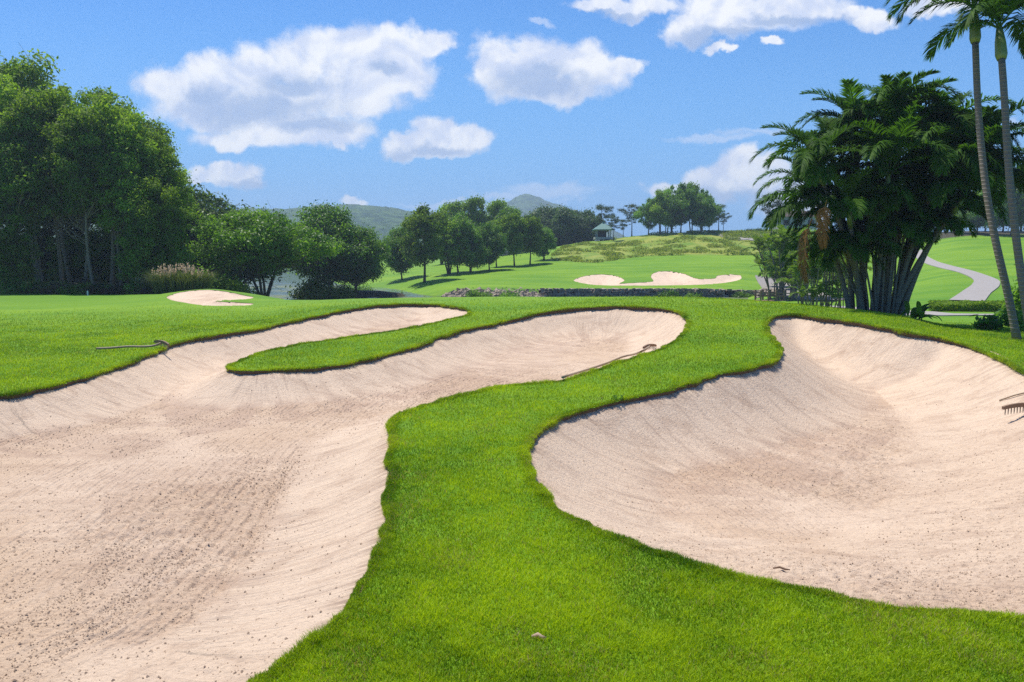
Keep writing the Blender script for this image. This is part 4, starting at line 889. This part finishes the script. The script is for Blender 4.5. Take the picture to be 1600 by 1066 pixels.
def stem_pts(p0, p1, bow, n=10):
    p0, p1 = np.array(p0, float), np.array(p1, float); out_ = []
    for i in range(n):
        s = i / (n - 1); q = p0 + (p1 - p0) * s; f = s ** 1.5 if bow else s; q[:2] = p0[:2] + (p1[:2] - p0[:2]) * f; out_.append(tuple(q))
    return out_
# big clump of palms
pc = ray(1383, 480)[0] * 27.5; PY = 28.0; pz = g1(pc, PY) - .15
clump = empty('palm_clump', (pc, PY, pz)); tag(clump, 'big dense clump of dark green palms on many slim trunks behind the right bunker', 'palm clump')
rp = np.random.default_rng(12)
stems = [(-.75, 0, -2.6, .2, 3.6, 1), (-.6, .3, -1.6, 1.2, 5.6, 1), (-.45, -.2, -2.9, -.6, 4.9, 1), (-.35, .25, -.9, .8, 6.3, 1), (-.2, -.3, -.6, -1.2, 4.6, 1), (0, .1, .3, .3, 6.7, 0), (.1, -.3, .1, -.4, 5.5, 0),
         (.25, .3, 1.2, 1.1, 6.4, 1), (.35, -.2, 1.6, -1.0, 5.2, 1), (.5, .1, 2.4, .2, 6.3, 1), (.55, -.1, 2.8, -.7, 4.6, 1), (.6, .3, 3.2, .9, 5.4, 1), (-.5, 0, -1.9, -1.0, 3.4, 1), (.2, .45, 2.0, 1.6, 4.2, 1), (-.1,.4,-2.2,1.5,4.4,1), (.6,.2,3.6,.3,4.8,1), (.5,.4,3.0,1.4,6.0,1), (.65,0,3.5,-.5,5.6,1), (.3,-.2,2.3,-1.0,3.9,1), (.2,.2,.9,-.3,4.4,1)]
for si, (bx, by, tx, ty, hz, bw) in enumerate(stems):
    pts = stem_pts((bx * 1.3, by, -.2), (tx * .84, ty, hz), bw)
    mb = MB(); mb.tube(pts, [.105 - .035 * i / 9 for i in range(10)], 9); tk = mb.build('trunk', M['palm_trunk'], smooth=True); child(clump, tk)
    top = np.array(pts[-1]); dv = top - np.array(pts[-2]); dv /= np.linalg.norm(dv)
    mb = MB(); mb.tube([top - dv * .02, top + dv * .3, top + dv * .65], [.085, .095, .05], 8); child(tk, mb.build('crownshaft', M['crownshaft'], smooth=True))
    nf = 15 if si < 12 else 13
    for k in range(nf):
        kind = ('up', 'mid', 'mid2', 'up', 'low', 'mid', 'mid2', 'up', 'mid', 'low')[k % 10]; az = k * 2.4 + rp.uniform(-.4, .4) + si
        frond(kind, tk, tuple(top + dv * .6), az, rp.uniform(.78, 1.08))
    if si in (0, 2): frond('dead', tk, (-3.05, -1.25, 3.7) if si == 0 else (-2.75, -1.7, 4.3), 3.3 if si == 0 else 3.9, .95 if si == 0 else .7, .35)['label'] = 'dead orange brown frond hanging down'
for k in range(24):      # low suckers inside the clump
    a = k * .83; rr = rp.uniform(.3, 2.0); bx, by = .5 * math.cos(a), .5 * math.sin(a); hz = rp.uniform(2.5, 4.4)
    pts = stem_pts((bx, by, -.2), (rr * 1.25 * math.cos(a), rr * math.sin(a) * .8, hz), 1)
    mb = MB(); mb.tube(pts, [.045 - .015 * i / 9 for i in range(10)], 7); tk = mb.build('trunk', M['palm_trunk'], smooth=True); child(clump, tk)
    for q in range(8): frond(('mid', 'mid2', 'low', 'mid2')[q % 4], tk, pts[-1], q * .8 + k, rp.uniform(.6, .85))
# two tall palms at the right
def tall_palm(curve, Y0, label, crown_y, seed, azs):
    w3 = []
    for i, (px, py) in enumerate(curve):
        p = at(px, py, Y0 + .25 * i); w3.append(p)
    base = w3[0].copy(); base.z = g1(base.x, base.y) - .1; root = empty('tall_palm', base); tag(root, label, 'palm', 'two tall slim palms at the right')
    loc = [p - base for p in w3]; loc[0] = Vector((0, 0, 0))
    P_ = np.array([tuple(p) for p in loc]); t = np.linspace(0, 1, len(P_)); ti = np.linspace(0, 1, 26); S_ = np.stack([np.interp(ti, t, P_[:, k]) for k in range(3)], -1)
    for _ in range(5): S_[1:-1] = (S_[:-2] + 2 * S_[1:-1] + S_[2:]) / 4
    mb = MB(); mb.tube([tuple(p) for p in S_], [.098 * (1.25 if i == 0 else 1.0) - .015 * i / 25 for i in range(26)], 12); child(root, mb.build('trunk', M['palm_trunk'], smooth=True))
    top = S_[-1]; dv = S_[-1] - S_[-3]; dv /= np.linalg.norm(dv)
    mb = MB(); mb.tube([top - dv * .02, top + dv * .12, top + dv * .5, top + dv * .95], [.11, .145, .13, .07], 12); child(root, mb.build('crownshaft', M['crownshaft'], smooth=True))
    for k, (kind, az, sc_) in enumerate(azs): frond(kind, root, tuple(top + dv * .9), az, sc_)
AZ = [('mid2', 3.25, .95), ('mid', 3.0, 1.0), ('mid', 3.9, .95), ('mid', 2.4, .95), ('mid2', .1, .95), ('mid', -.5, 1.0), ('up', 1.2, 1.0), ('up', 4.8, .9), ('mid2', 5.4, .9), ('mid', .8, .95)]
tall_palm([(1591, 524), (1576, 460), (1560, 400), (1549, 345), (1540, 295), (1534, 240), (1529, 185), (1526, 130), (1524, 66)], 20.0, 'tall leaning palm with pale ringed trunk, left one of the two', 0, 1, AZ)
tall_palm([(1614, 545), (1603, 480), (1594, 420), (1586, 360), (1579, 300), (1574, 240), (1571, 180), (1568, 130), (1565, 92)], 19.0, 'tall palm with ringed trunk nearest the right edge of the photo', 0, 2,
          [('mid', 2.9, .95), ('low', 3.3, .7), ('mid2', 3.8, .9), ('mid', .3, 1), ('low', -.2, .95), ('mid2', .7, .95), ('up', 1.7, .95), ('up', 4.5, .95), ('mid', 5.2, .9), ('mid2', 2.0, .9)])
# areca palms
def make_areca(seed, h=4.6, ns=11):
    r = np.random.default_rng(seed); root = empty('areca_palm'); mb = MB(); cv, cq, ct, cr_ = [], [], [], []; nv = 0
    fm = AF; fv = np.array([v.co[:] for v in fm.data.vertices]); fq = np.array([tuple(p.vertices) for p in fm.data.polygons if len(p.vertices) == 4]); ft = np.array([tuple(p.vertices) for p in fm.data.polygons if len(p.vertices) == 3])
    ra = np.zeros(len(fv)); fm.data.attributes['rnd'].data.foreach_get('value', ra)
    for k in range(ns):
        a = r.uniform(0, 6.28); e = r.uniform(.3, 1.7); hz = h * (r.uniform(.55, .8) if k % 3 else r.uniform(.22, .5)); pts = stem_pts((.35 * math.cos(a), .35 * math.sin(a), -.2), (e * math.cos(a), e * math.sin(a), hz), 1, 7)
        mb.tube(pts, [.045] * 6 + [.03], 6)
        for q in range(6):
            az = q * 1.05 + r.uniform(-.3, .3); sc_ = r.uniform(.55, .8); tl = r.uniform(-.35, .45); R_ = np.array((Matrix.Rotation(az, 3, 'Z') @ Matrix.Rotation(tl, 3, 'Y')))
            v = (fv * sc_) @ R_.T + np.array(pts[-1]); cv.append(v); cq.append(fq + nv); ct.append(ft + nv); nv += len(v); cr_.append(np.clip(ra + r.normal() * .15, 0, 1))
    child(root, mb.build('stems', M['bark_pale'], smooth=True))
    child(root, mesh_np('crown', np.concatenate(cv), [(np.concatenate(cq), 0), (np.concatenate(ct), 0)], [M['leaf_areca']], vattrs={'rnd': np.concatenate(cr_)})); root['h'] = h; return root
AF = frond_mesh('frond', 2.2, 1.0, 1.5, 24, .6, 8, 'leaf_areca', droop=.4, lw=.05)
AR = [make_areca(31), make_areca(32, ns=13), make_areca(33, ns=8)]
bpy.data.objects.remove(AF)
for px, Y, top, k, wd, lb in [(1212, 78, 356, 0, .9, 'leftmost small areca palm above the end of the stone wall'), (1232, 74, 350, 1, .9, 'areca palm with pale stems left of the grey gravel patch'), (1252, 80, 358, 0, 1.0, 'areca palm behind the pale stemmed one'),
    (1276, 50, 392, 1, .8, 'areca palm with yellowish lower leaves and many stems, left of the palm clump'), (1301, 50, 378, 2, .9, 'areca palm with upright bundled stems next to the palm clump'), (1322, 53, 388, 0, .8, 'areca palm half hidden behind the left trunks of the clump'),
    (1262, 56, 380, 2, .9, 'thin areca palm at the edge of the gravel patch'), (1405, 46, 420, 2, .7, 'low areca palm right behind the clump trunks')]:
    place(AR[k], px, Y, top, lb, 'palm', 'small areca palms beside the garden path', wid=wd, dz=-.1)
# broad leaved plant at the foot of the clump
def broad_leaf(mb, p0, az, L, wd, e0, bend, R):
    n = 9; V = []; x = z = 0
    for i in range(n):
        s = i / (n - 1); e = e0 - bend * s ** 1.3; w_ = wd * math.sin(math.pi * min(1, .04 + s * .96)) ** .7 if s > .2 else .02
        ax = np.array([math.cos(az), math.sin(az)]); px_ = np.array([-math.sin(az), math.cos(az)])
        for side in (-1, 0, 1): q = np.array([p0[0] + ax[0] * x + px_[0] * w_ * side, p0[1] + ax[1] * x + px_[1] * w_ * side, p0[2] + z + abs(side) * w_ * .35]); V.append(q)
        x += math.cos(e) * L / (n - 1); z += math.sin(e) * L / (n - 1)
    Q_ = [(3 * i + j, 3 * i + j + 1, 3 * i + j + 4, 3 * i + j + 3) for i in range(n - 1) for j in (0, 1)]; mb.add(V, Q_)
bx_ = ray(1428, 485)[0] * 26; bl = empty('broad_leaved_plant', (bx_, 26, g1(bx_, 26) - .05)); tag(bl, 'low broad leaved plant at the right foot of the palm clump', 'plant')
for k in range(15):
    mb = MB(); broad_leaf(mb, (rp.uniform(-.35, .35), rp.uniform(-.3, .3), 0), rp.uniform(0, 6.28) if k > 5 else rp.uniform(-1.2, .5), rp.uniform(.7, 1.25), rp.uniform(.07, .12), rp.uniform(.5, 1.3), rp.uniform(1.0, 1.9), 0)
    o = mb.build('leaf', M['leaf_mid'], bl, True); a_ = o.data.attributes.new('rnd', 'FLOAT', 'POINT'); a_.data.foreach_set('value', np.full(len(o.data.vertices), rp.uniform(.3, 1), np.float32))
# croton bush right edge, hedge
cb = make_shrub('croton_bush', 41, 2.8, 1.15, 34, .45, 150, .12, 'leaf_mid'); place(cb, 1618, 34, 385, 'leafy bush with yellowish leaves at the right edge behind the tall palms', 'bush', wid=.95)
cb2 = make_shrub('fern', 42, .8, .7, 10, .25, 60, .12, 'leaf_mid'); place(cb2, 1575, 24.5, 480, 'small fern like plant between the foot of the two tall palms', 'plant')
def strip_shrub(name, pxa, pxb, Ya, Yb, hgt, wid_, matk, n, ls, label, cat, kind=None, seed=50):
    r = np.random.default_rng(seed); t = r.random(n); px = pxa + (pxb - pxa) * t; u = (px - 800) / F * 1.0; Yc = Ya + (Yb - Ya) * t + r.uniform(-.5, .5, n) * wid_
    x = u * Yc; z = Gf(x, Yc) + hgt * (r.uniform(0, 1, n) ** .5) * (1 + .2 * vnoise(x * 1.5, Yc * 1.5, None, 3)); c = np.stack([x, Yc, z], -1); nn = r.normal(size=(n, 3)) * .6 + [0, -.3, .8]
    V, Q, R = leaf_cloud(c, nn, ls * r.uniform(.6, 1.3, n), .5, r, np.clip(.5 + .25 * r.normal(size=n), 0, 1)); o = mesh_np(name, V, [(Q, 0)], [M[matk]], vattrs={'rnd': R}); tag(o, label, cat, kind=kind); return o
strip_shrub('hedge', 1452, 1700, 49, 48, .55, 4.5, 'leaf_light', 26000, .09, 'low clipped bright green hedge beside the cart path on the right', 'hedge')
# rough hillside tufts
r_ = np.random.default_rng(60); n_ = 60000; bb = ROUGH_W
X_ = r_.uniform(bb[:, 0].min(), bb[:, 0].max(), n_ * 2); Y_ = r_.uniform(bb[:, 1].min(), bb[:, 1].max(), n_ * 2); s_, _ = near_poly(X_, Y_, bb); cl = fbm(X_ * .28, Y_ * .28, 3, 70) + .35 * sms(-s_, -2.2, 0)
k_ = (s_ > 0) & (r_.random(n_ * 2) < sms(cl, -.05, .5)); X_, Y_, cl = X_[k_], Y_[k_], cl[k_]
c = np.stack([X_, Y_, Gf(X_, Y_) + r_.uniform(0, .5, len(X_)) * sms(cl, -.3, .5)], -1)
V, Q, R = leaf_cloud(c, r_.normal(size=c.shape) * .6 + [0, -.2, .8], r_.uniform(.1, .26, len(c)), .5, r_, np.clip(.6 - .5 * cl + .2 * r_.normal(size=len(c)), 0, 1))
o = mesh_np('rough_grass', V, [(Q, 0)], [M['rough_leaf']], vattrs={'rnd': R}); tag(o, 'yellowish green unmown rough covering the hillside', 'rough grass', kind='stuff')

# ------------------------------------------------------------------ water, far hills, paths
wv_ = np.array([(-150, 50, -2.8), (115, 50, -2.8), (115, 300, -2.8), (-150, 300, -2.8)], float)
o = mesh_np('water', wv_, [(np.array([[0, 1, 2, 3]]), 0)], [M['water']]); tag(o, kind='structure')
def hill(name, prof, Yc, depth, seed, step=14.0):
    xs = [ray(p[0], 350)[0] * Yc for p in prof]; zs = [H + ray(p[0], p[1])[1] * Yc for p in prof]
    nx = int((xs[-1] - xs[0]) / step); x = np.linspace(xs[0], xs[-1], nx); t = np.linspace(-1, 1, int(depth * 2 / step)); ridge = pchip(np.array(xs), np.array(zs), x)
    X, T = np.meshgrid(x, t); Y = Yc + T * depth; Z_ = (np.tile(ridge, (len(t), 1)) + 3) * (1 - np.abs(T) ** 1.7) - 3
    Z_ = Z_ + (3.5 * fbm(X * .012, Y * .012, 4, seed) + 2.2 * vnoise(X * .035, Y * .035, None, seed) + 3 * np.random.default_rng(seed).normal(size=X.shape) * .45) * (1 - np.abs(T))
    I = np.arange(X.size).reshape(X.shape); Q_ = np.stack([I[:-1, :-1], I[:-1, 1:], I[1:, 1:], I[1:, :-1]], -1).reshape(-1, 4)
    o = mesh_np(name, np.stack([X, Y, Z_], -1).reshape(-1, 3), [(Q_, 0)], [M['far_forest']], smooth=True); tag(o, kind='structure')
hill('hills', [(-300, 380), (0, 350), (200, 335), (330, 334), (420, 329), (480, 326), (540, 323), (600, 325), (660, 331), (740, 345), (850, 365), (950, 392)], 1100, 380, 81, 10)
hill('hills', [(640, 392), (720, 352), (770, 325), (800, 311), (815, 305), (830, 306), (850, 314), (880, 323), (930, 345), (1000, 392)], 1600, 330, 82, 10)
def ribbon(name, ctr, wids, matk, dz=.05, n=60, kind='structure'):
    P_ = np.array(ctr, float); t = np.linspace(0, 1, len(P_)); ti = np.linspace(0, 1, n); C = np.stack([pchip(t, P_[:, k], ti) for k in (0, 1)], -1); Wd = np.interp(ti, t, wids)
    T_ = np.gradient(C, axis=0); T_ /= np.linalg.norm(T_, axis=1)[:, None]; Nn = np.stack([-T_[:, 1], T_[:, 0]], -1); V = []; m_ = 5
    for j in range(m_):
        q = C + Nn * Wd[:, None] * (j / (m_ - 1) - .5); V.append(np.stack([q[:, 0], q[:, 1], Gf(q[:, 0], q[:, 1]) + dz], -1))
    for off_, dz2 in ((-.5, -.5), (.5, -.5)): q = C + Nn * Wd[:, None] * off_; V.append(np.stack([q[:, 0], q[:, 1], Gf(q[:, 0], q[:, 1]) + dz + dz2], -1))
    a = np.arange(n - 1); Qs = [np.stack([a + j * n, a + 1 + j * n, a + 1 + (j + 1) * n, a + (j + 1) * n], -1) for j in range(m_ - 1)]
    Qs.append(np.stack([a + m_ * n, a + 1 + m_ * n, a + 1, a], -1)); Qs.append(np.stack([a + (m_ - 1) * n, a + 1 + (m_ - 1) * n, a + 1 + (m_ + 1) * n, a + (m_ + 1) * n], -1))
    o = mesh_np(name, np.concatenate(V), [(np.concatenate(Qs), 0)], [M[matk]]); tag(o, kind=kind); return o
def gp(px, py, ymin=0): return hit(px, py, ymin)
ribbon('cart_path', [gp(1510, 471, 50), gp(1525, 458, 50), gp(1540, 446, 50), gp(1540, 438, 50), gp(1515, 427, 50), gp(1480, 418, 50), gp(1450, 408, 50), gp(1438, 399, 50), gp(1445, 390, 50)], [2.4, 2.2, 2.3, 2.3, 1.9, 1.6, 1.5, 1.5, 1.5], 'path', n=90, dz=.08)
ribbon('cart_path', [(5, 60), gp(1260, 480, 44), gp(1330, 484, 38), gp(1400, 490, 36), gp(1460, 493, 36), gp(1540, 492.5, 36), gp(1600, 493, 36), gp(1750, 494, 36)][1:], [3, 3.2, 4.5, 2.2, 1.6, 1.6, 1.6], 'path', n=80)
ribbon('cart_path', [gp(1180, 371, 160), gp(1150, 374, 150), gp(1132, 369, 150), gp(1124, 364.5, 150)], [2.6, 2.6, 2.6, 2.6], 'path', dz=.15)
ribbon('cart_path', [gp(1240, 378, 150), gp(1210, 379, 150), gp(1180, 376, 150), gp(1165, 372, 150)], [2, 2, 2.4, 2.6], 'path', dz=.15)
ribbon('gravel_patch', [gp(1196, 433, 70), gp(1215, 445, 70), gp(1235, 455, 65), gp(1262, 464, 60), gp(1285, 470, 55)], [3, 5, 6, 6, 5], 'gravel', dz=.06)

# ------------------------------------------------------------------ stone retaining wall, rubble bank
rw_ = np.random.default_rng(90); root = empty('stone_retaining_wall', (ray(1030, 455)[0] * 91.4, 91.4, -3.0)); tag(root, 'long low stone retaining wall below the bunkers across the water', 'stone wall')
mb = MB(); L0 = np.array(root.location); px = 845.0
rows = 5
for rI in range(rows):
    px = 842.0 + rw_.uniform(0, 3)
    while px < 1196:
        wpx = rw_.uniform(3.5, 8.5); u = ray(px + wpx / 2, 455)[0]; Y = 91.2 + .05 * rI; x = u * Y; zt = g1(u * 93, 93) + .05; zb = -3.1; hh = (zt - zb) / rows
        if not (1134 < px + wpx / 2 < 1142 and rI < 4): mb.box(np.array((x, Y + rw_.uniform(-.12, .12), zb + hh * (rI + .5))) - L0, (wpx * Y / F * .92, .8 + rw_.uniform(-.15, .25), hh * .86), jit=.07, rng=rw_, rot=(0, 0, rw_.uniform(-.05, .05)))
        px += wpx
child(root, mb.build('stones', M['stone']))
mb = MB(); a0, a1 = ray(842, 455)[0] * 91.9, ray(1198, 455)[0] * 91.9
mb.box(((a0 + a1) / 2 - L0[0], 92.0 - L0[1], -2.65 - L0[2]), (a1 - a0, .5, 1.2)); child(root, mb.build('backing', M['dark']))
cu_ = MB(); u = ray(1138, 455)[0]; cu_.box((u * 91.5, 91.35, -2.55), (.75, .5, 1.05)); o = cu_.build('culvert_opening', M['dark']); child(root, o); o.location = -Vector(L0)
mb = MB()
for i in range(520):
    px = rw_.uniform(693, 850); t = rw_.random(); Y = 90.0 + 3.0 * t; u = ray(px, 455)[0]; z = -3.0 + .95 * t * sms(np.array(px), 685, 720); s = rw_.uniform(.2, .5)
    mb.box((u * Y, Y, z), (s * 1.3, s, s * .7), rot=tuple(rw_.uniform(-.6, .6, 3)), jit=s * .16, rng=rw_)
for i in range(110):
    px = rw_.uniform(1185, 1222); t = rw_.random(); Y = 84 + 8.0 * t; u = ray(px, 455)[0]; s = rw_.uniform(.25, .6); z = g1(u * Y, Y) + .1
    mb.box((u * Y, Y, z), (s * 1.3, s, s * .7), rot=tuple(rw_.uniform(-.6, .6, 3)), jit=s * .16, rng=rw_)
o = mb.build('rubble', M['stone']); tag(o, 'loose grey brown boulders piled along the far bank', 'rubble', kind='stuff')
WB = make_shrub('bank_shrub', 95, 1.0, 1.3, 12, .45, 110, .11, 'leaf_mid')
for px, Y, top, lb in [(747, 90, 449, 'green shrub growing in the boulders, left one'), (797, 89.5, 451, 'green shrub growing in the boulders, right of the other'), (1042, 90.6, 449, 'large shrub hanging over the middle of the stone wall'), (1085, 90.6, 453, 'smaller shrub on the stone wall right of the large one'), (1160, 90.4, 453, 'shrub on the stone wall next to the culvert')]:
    place_z(WB, px, Y, -3.0, top, lb, 'shrub', 'shrubs on the stone wall', wid=.9)
# wooden footbridge rail
rb = empty('footbridge', (ray(1212, 465)[0] * 72, 72, g1(ray(1212, 465)[0] * 72, 72))); tag(rb, 'small wooden footbridge with post rails at the end of the stone wall', 'footbridge'); b0 = np.array(rb.location)
zz = at(1212, 469, 72).z - b0[2]
for row in (0, 1.6):
    for i in range(5):
        mb = MB(); mb.box((-1.4 + i * .72, row, zz + .38), (.13, .13, .95)); mb.box((-1.4 + i * .72, row, zz + .87), (.17, .17, .05)); child(rb, mb.build('post', M['wood']))
    for k in (.35, .62): mb = MB(); mb.box((0, row + .09, zz + k), (3.1, .05, .09)); child(rb, mb.build('rail', M['wood']))
mb = MB()
for i in range(16): mb.box((-1.5 + i * .2, .8, zz - .1), (.18, 1.7, .07))
child(rb, mb.build('deck', M['wood']))
# pavilion with green roof
px_, Yp = 942, 171; xp = ray(px_, 372)[0] * Yp; zb = at(px_, 372, Yp).z - .2; pv = empty('pavilion', (xp, Yp, zb)); tag(pv, 'small open pavilion with pale green pyramid roof on the ridge', 'pavilion')
for sx in (-1, 1):
    for sy in (-1, 1): mb = MB(); mb.box((sx * 1.45, sy * 1.45, 1.0), (.2, .2, 2.2)); child(pv, mb.build('post', M['wallgrey']))
mb = MB(); mb.box((0, 0, .12), (3.8, 3.8, .5)); child(pv, mb.build('base', M['wallgrey'])); mb = MB(); mb.box((-.3, .4, .9), (2.0, 1.6, 1.6)); child(pv, mb.build('counter', M['dark']))
mb = MB(); e = 2.15; mb.add([(-e, -e, 2.05), (e, -e, 2.05), (e, e, 2.05), (-e, e, 2.05), (-.15, 0, 3.5), (.15, 0, 3.5), (-e, -e, 1.9), (e, -e, 1.9), (e, e, 1.9), (-e, e, 1.9)],
       [(0, 1, 5, 4), (2, 3, 4, 5), (6, 7, 1, 0), (7, 8, 2, 1), (8, 9, 3, 2), (9, 6, 0, 3), (9, 8, 7, 6)], [(1, 2, 5), (3, 0, 4)]); child(pv, mb.build('roof', M['roof_green']))
mb = MB(); mb.box((0, 0, 3.6), (.35, .35, .3)); child(pv, mb.build('finial', M['roof_green']))
def house(px, Y, zoff_py, wdt, dep, hw, hr, wallm, roofm, label, n=3):
    x = ray(px, zoff_py)[0] * Y; z = at(px, zoff_py, Y).z - .3; h = empty('house', (x, Y, z)); tag(h, label, 'house'); mb = MB(); mb.box((0, 0, hw / 2), (wdt, dep, hw)); child(h, mb.build('wall', M[wallm]))
    e = .5; a, b = wdt / 2 + e, dep / 2 + e; mb = MB(); mb.add([(-a, -b, hw + .003), (a, -b, hw + .003), (a, b, hw + .003), (-a, b, hw + .003), (-a * .5, 0, hw + hr), (a * .5, 0, hw + hr)], [(0, 1, 5, 4), (2, 3, 4, 5), (3, 2, 1, 0)], [(1, 2, 5), (3, 0, 4)]); child(h, mb.build('roof', M[roofm]))
    for i in range(n): mb = MB(); mb.box(((i + .5) / n * wdt - wdt / 2, -dep / 2 - .02, hw * .5), (wdt / n * .5, .12, hw * .45)); child(h, mb.build('window', M['dark']))
house(816, 225, 389, 10, 6, 2.6, 1.6, 'white', 'roof_brown', 'distant white building glimpsed between the mound trees'); house(1240, 172, 356, 8, 6, 2.6, 1.5, 'wallgrey', 'roof_brown', 'low house with brown roof half hidden behind the palm fronds')
# small red kiosk roof
mb = MB(); mb.box((0, 0, .9), (2.0, 1.4, 1.5)); x = ray(822, 391)[0] * 205; kz = at(822, 391, 205).z; kk = empty('kiosk', (x, 205, kz - .2)); tag(kk, 'tiny red roofed kiosk in front of the distant white building', 'kiosk'); child(kk, mb.build('wall', M['white']))
mb = MB(); mb.box((0, 0, 1.9), (2.6, 2.0, .45), jit=.0); child(kk, mb.build('roof', M['red']))
# marker post
mp_ = empty('marker_post', (ray(137, 460)[0] * 49, 49, g1(ray(137, 460)[0] * 49, 49))); tag(mp_, 'small white marker post with a dark side on the far left fairway', 'marker post'); mb = MB(); mb.tube([(0, 0, 0), (0, 0, .26), (0, 0, .30)], [.045, .045, .02], 8); child(mp_, mb.build('post', M['white'])); mb = MB(); mb.box((-.09, 0, .13), (.06, .06, .24)); child(mp_, mb.build('plate', M['dark']))

# ------------------------------------------------------------------ rakes and litter
def rake(path, headc, headdir, hl, label, n_t=9, tdrop=.09, hw=.026, lift=.075, grip=True):
    """path: px points along the handle; headc px; head bar direction in the world plane"""
    W3 = [hit_surf(*p) + Vector((0, 0, lift)) for p in path]; hc = hit_surf(*headc) + Vector((0, 0, lift + .07)); org = hc.copy(); org.z -= .09
    root = empty('bunker_rake', org); tag(root, label, 'rake', 'wooden bunker rakes lying by the sand')
    P_ = np.array([tuple(p - org) for p in W3] + [tuple(hc - org)]); t = np.linspace(0, 1, len(P_)); ti = np.linspace(0, 1, 22); S_ = np.stack([np.interp(ti, t, P_[:, k]) for k in range(3)], -1)
    for _ in range(3): S_[1:-1] = (S_[:-2] + 2 * S_[1:-1] + S_[2:]) / 4
    mb = MB(); mb.tube([tuple(p) for p in S_], [hw] * 22, 8); child(root, mb.build('handle', M['handle'], smooth=True))
    d = Vector(headdir).normalized(); c = hc - org; up = Vector((0, 0, 1)); sdv = d.cross(up).normalized()
    ang = math.atan2(d.y, d.x); mb = MB(); k = 9; V = []; Q_ = []
    for i in range(k):
        s = i / (k - 1) - .5; arch = .05 * (1 - (2 * s) ** 2); p = c + d * (s * hl) + up * (s * hl * (headdir[2] / Vector(headdir).length if False else 0)) + up * arch * .6; hh = .032 * (1 - .5 * abs(2 * s) ** 3)
        for (aa, bb_) in ((-.02, -.035), (.02, -.035), (.02, hh), (-.02, hh)): V.append(tuple(p + sdv * aa + up * bb_))
    for i in range(k - 1):
        for j in range(4): Q_.append((i * 4 + j, i * 4 + (j + 1) % 4, i * 4 + 4 + (j + 1) % 4, i * 4 + 4 + j))
    Q_ += [(3, 2, 1, 0), ((k - 1) * 4, (k - 1) * 4 + 1, (k - 1) * 4 + 2, (k - 1) * 4 + 3)]; mb.add(V, Q_); child(root, mb.build('head', M['wood']))
    for i in range(n_t):
        s = (i + .5) / n_t - .5; p = c + d * (s * hl * .94) + up * .05 * (1 - (2 * s) ** 2) * .6 - up * .03; mb = MB(); mb.tube([tuple(p), tuple(p - up * tdrop * .6), tuple(p - up * tdrop)], [.011, .010, .005], 6); child(root, mb.build('tine', M['tine']))
    return root
rake([(151, 550), (175, 549), (200, 546.5), (222, 547), (240, 546)], (253, 547), (.75, -.55, -.05), .62, 'bunker rake lying on the left grass bank with its head on the sand')
rake([(879, 596), (905, 587), (930, 579), (952, 571), (963, 566), (975, 561), (990, 559), (1003, 556)], (1015, 550), (.6, .65, 0), .60, 'bunker rake with crooked handle lying across the edge of the middle bunker')
rake([(1700, 612), (1660, 625), (1630, 634)], (1598, 649), (.97, .22, 0), .82, 'bunker rake whose toothed head shows at the right edge of the photo', n_t=13, tdrop=.11)
p0, p1, p2 = hit_surf(1561, 629), hit_surf(1585, 622), hit_surf(1650, 606)
mb = MB(); mb.tube([Vector((0, 0, .02)), p1 - p0 + Vector((0, 0, .035)), p2 - p0 + Vector((0, 0, .04))], [.012, .014, .015], 7); o = mb.build('rake_pole', M['handle'], smooth=True); o.location = p0; tag(o, 'thin wooden pole lying in the right bunker above the toothed rake head', 'pole')
def litter(px, py, L, matk, name, label, cat, az, w=.02):
    p = hit_surf(px, py); mb = MB(); mb.tube([(-L / 2, 0, .012), (-L * .1, .012, .022), (L * .2, -.006, .016), (L / 2, 0, .012)], [w * .3, w * .5, w * .45, w * .2], 6); o = mb.build(name, M[matk], smooth=True); o.location = p; o.rotation_euler = (0, 0, az); tag(o, label, cat)
litter(1221, 893, .13, 'wood', 'twig', 'short dark twig lying on the sand at the near edge of the right bunker', 'twig', -.25)
litter(842, 1000, .09, 'plume', 'dry_leaf', 'small pale dry leaf lying on the grass in the foreground', 'leaf', -.15, .03)
wd_ = make_shrub('weed', 97, .12, .12, 8, .04, 30, .018, 'leaf_mid'); p = hit_surf(965, 628); wd_.location = p; tag(wd_, 'small leafy weed at the turf edge above the right bunker', 'weed')
# broken bits and pebbles in the sand
rb_ = np.random.default_rng(99); mb = MB()
for i in range(700):
    k = 'left' if rb_.random() < .5 else 'right'; P_ = POLY[k]; Y = math.exp(rb_.uniform(math.log(4.2), math.log(17))); x = rb_.uniform(-.7, .7) * Y; s_, _ = near_poly(np.array([x]), np.array([Y]), P_)
    if s_[0] < .08: continue
    s = rb_.uniform(.003, .009); mb.box((x, Y, SZ[k](x, Y) + s * .2), (s * 1.6, s, s * .8), rot=tuple(rb_.uniform(-1, 1, 3)), jit=s * .2, rng=rb_)
o = mb.build('pebbles', M['wood']); tag(o, 'tiny dark pebbles and bits scattered on the sand', 'pebbles', kind='stuff')

# ------------------------------------------------------------------ haze
HZ = True
if HZ:
    mb = MB(); mb.box((0, 1000, 64), (8900, 2160, 140)); m, t, out = new_mat('haze'); v = t.node('ShaderNodeVolumePrincipled'); v.inputs['Color'].default_value = (.66, .83, 1, 1); v.inputs['Density'].default_value = .00050; v.inputs['Anisotropy'].default_value = .2
    t.l.new(v.outputs[0], out.inputs[1]); m.cycles.homogeneous_volume = True; o = mb.build('haze', m); tag(o, kind='stuff')
# drop unused prototypes (all were placed) and report
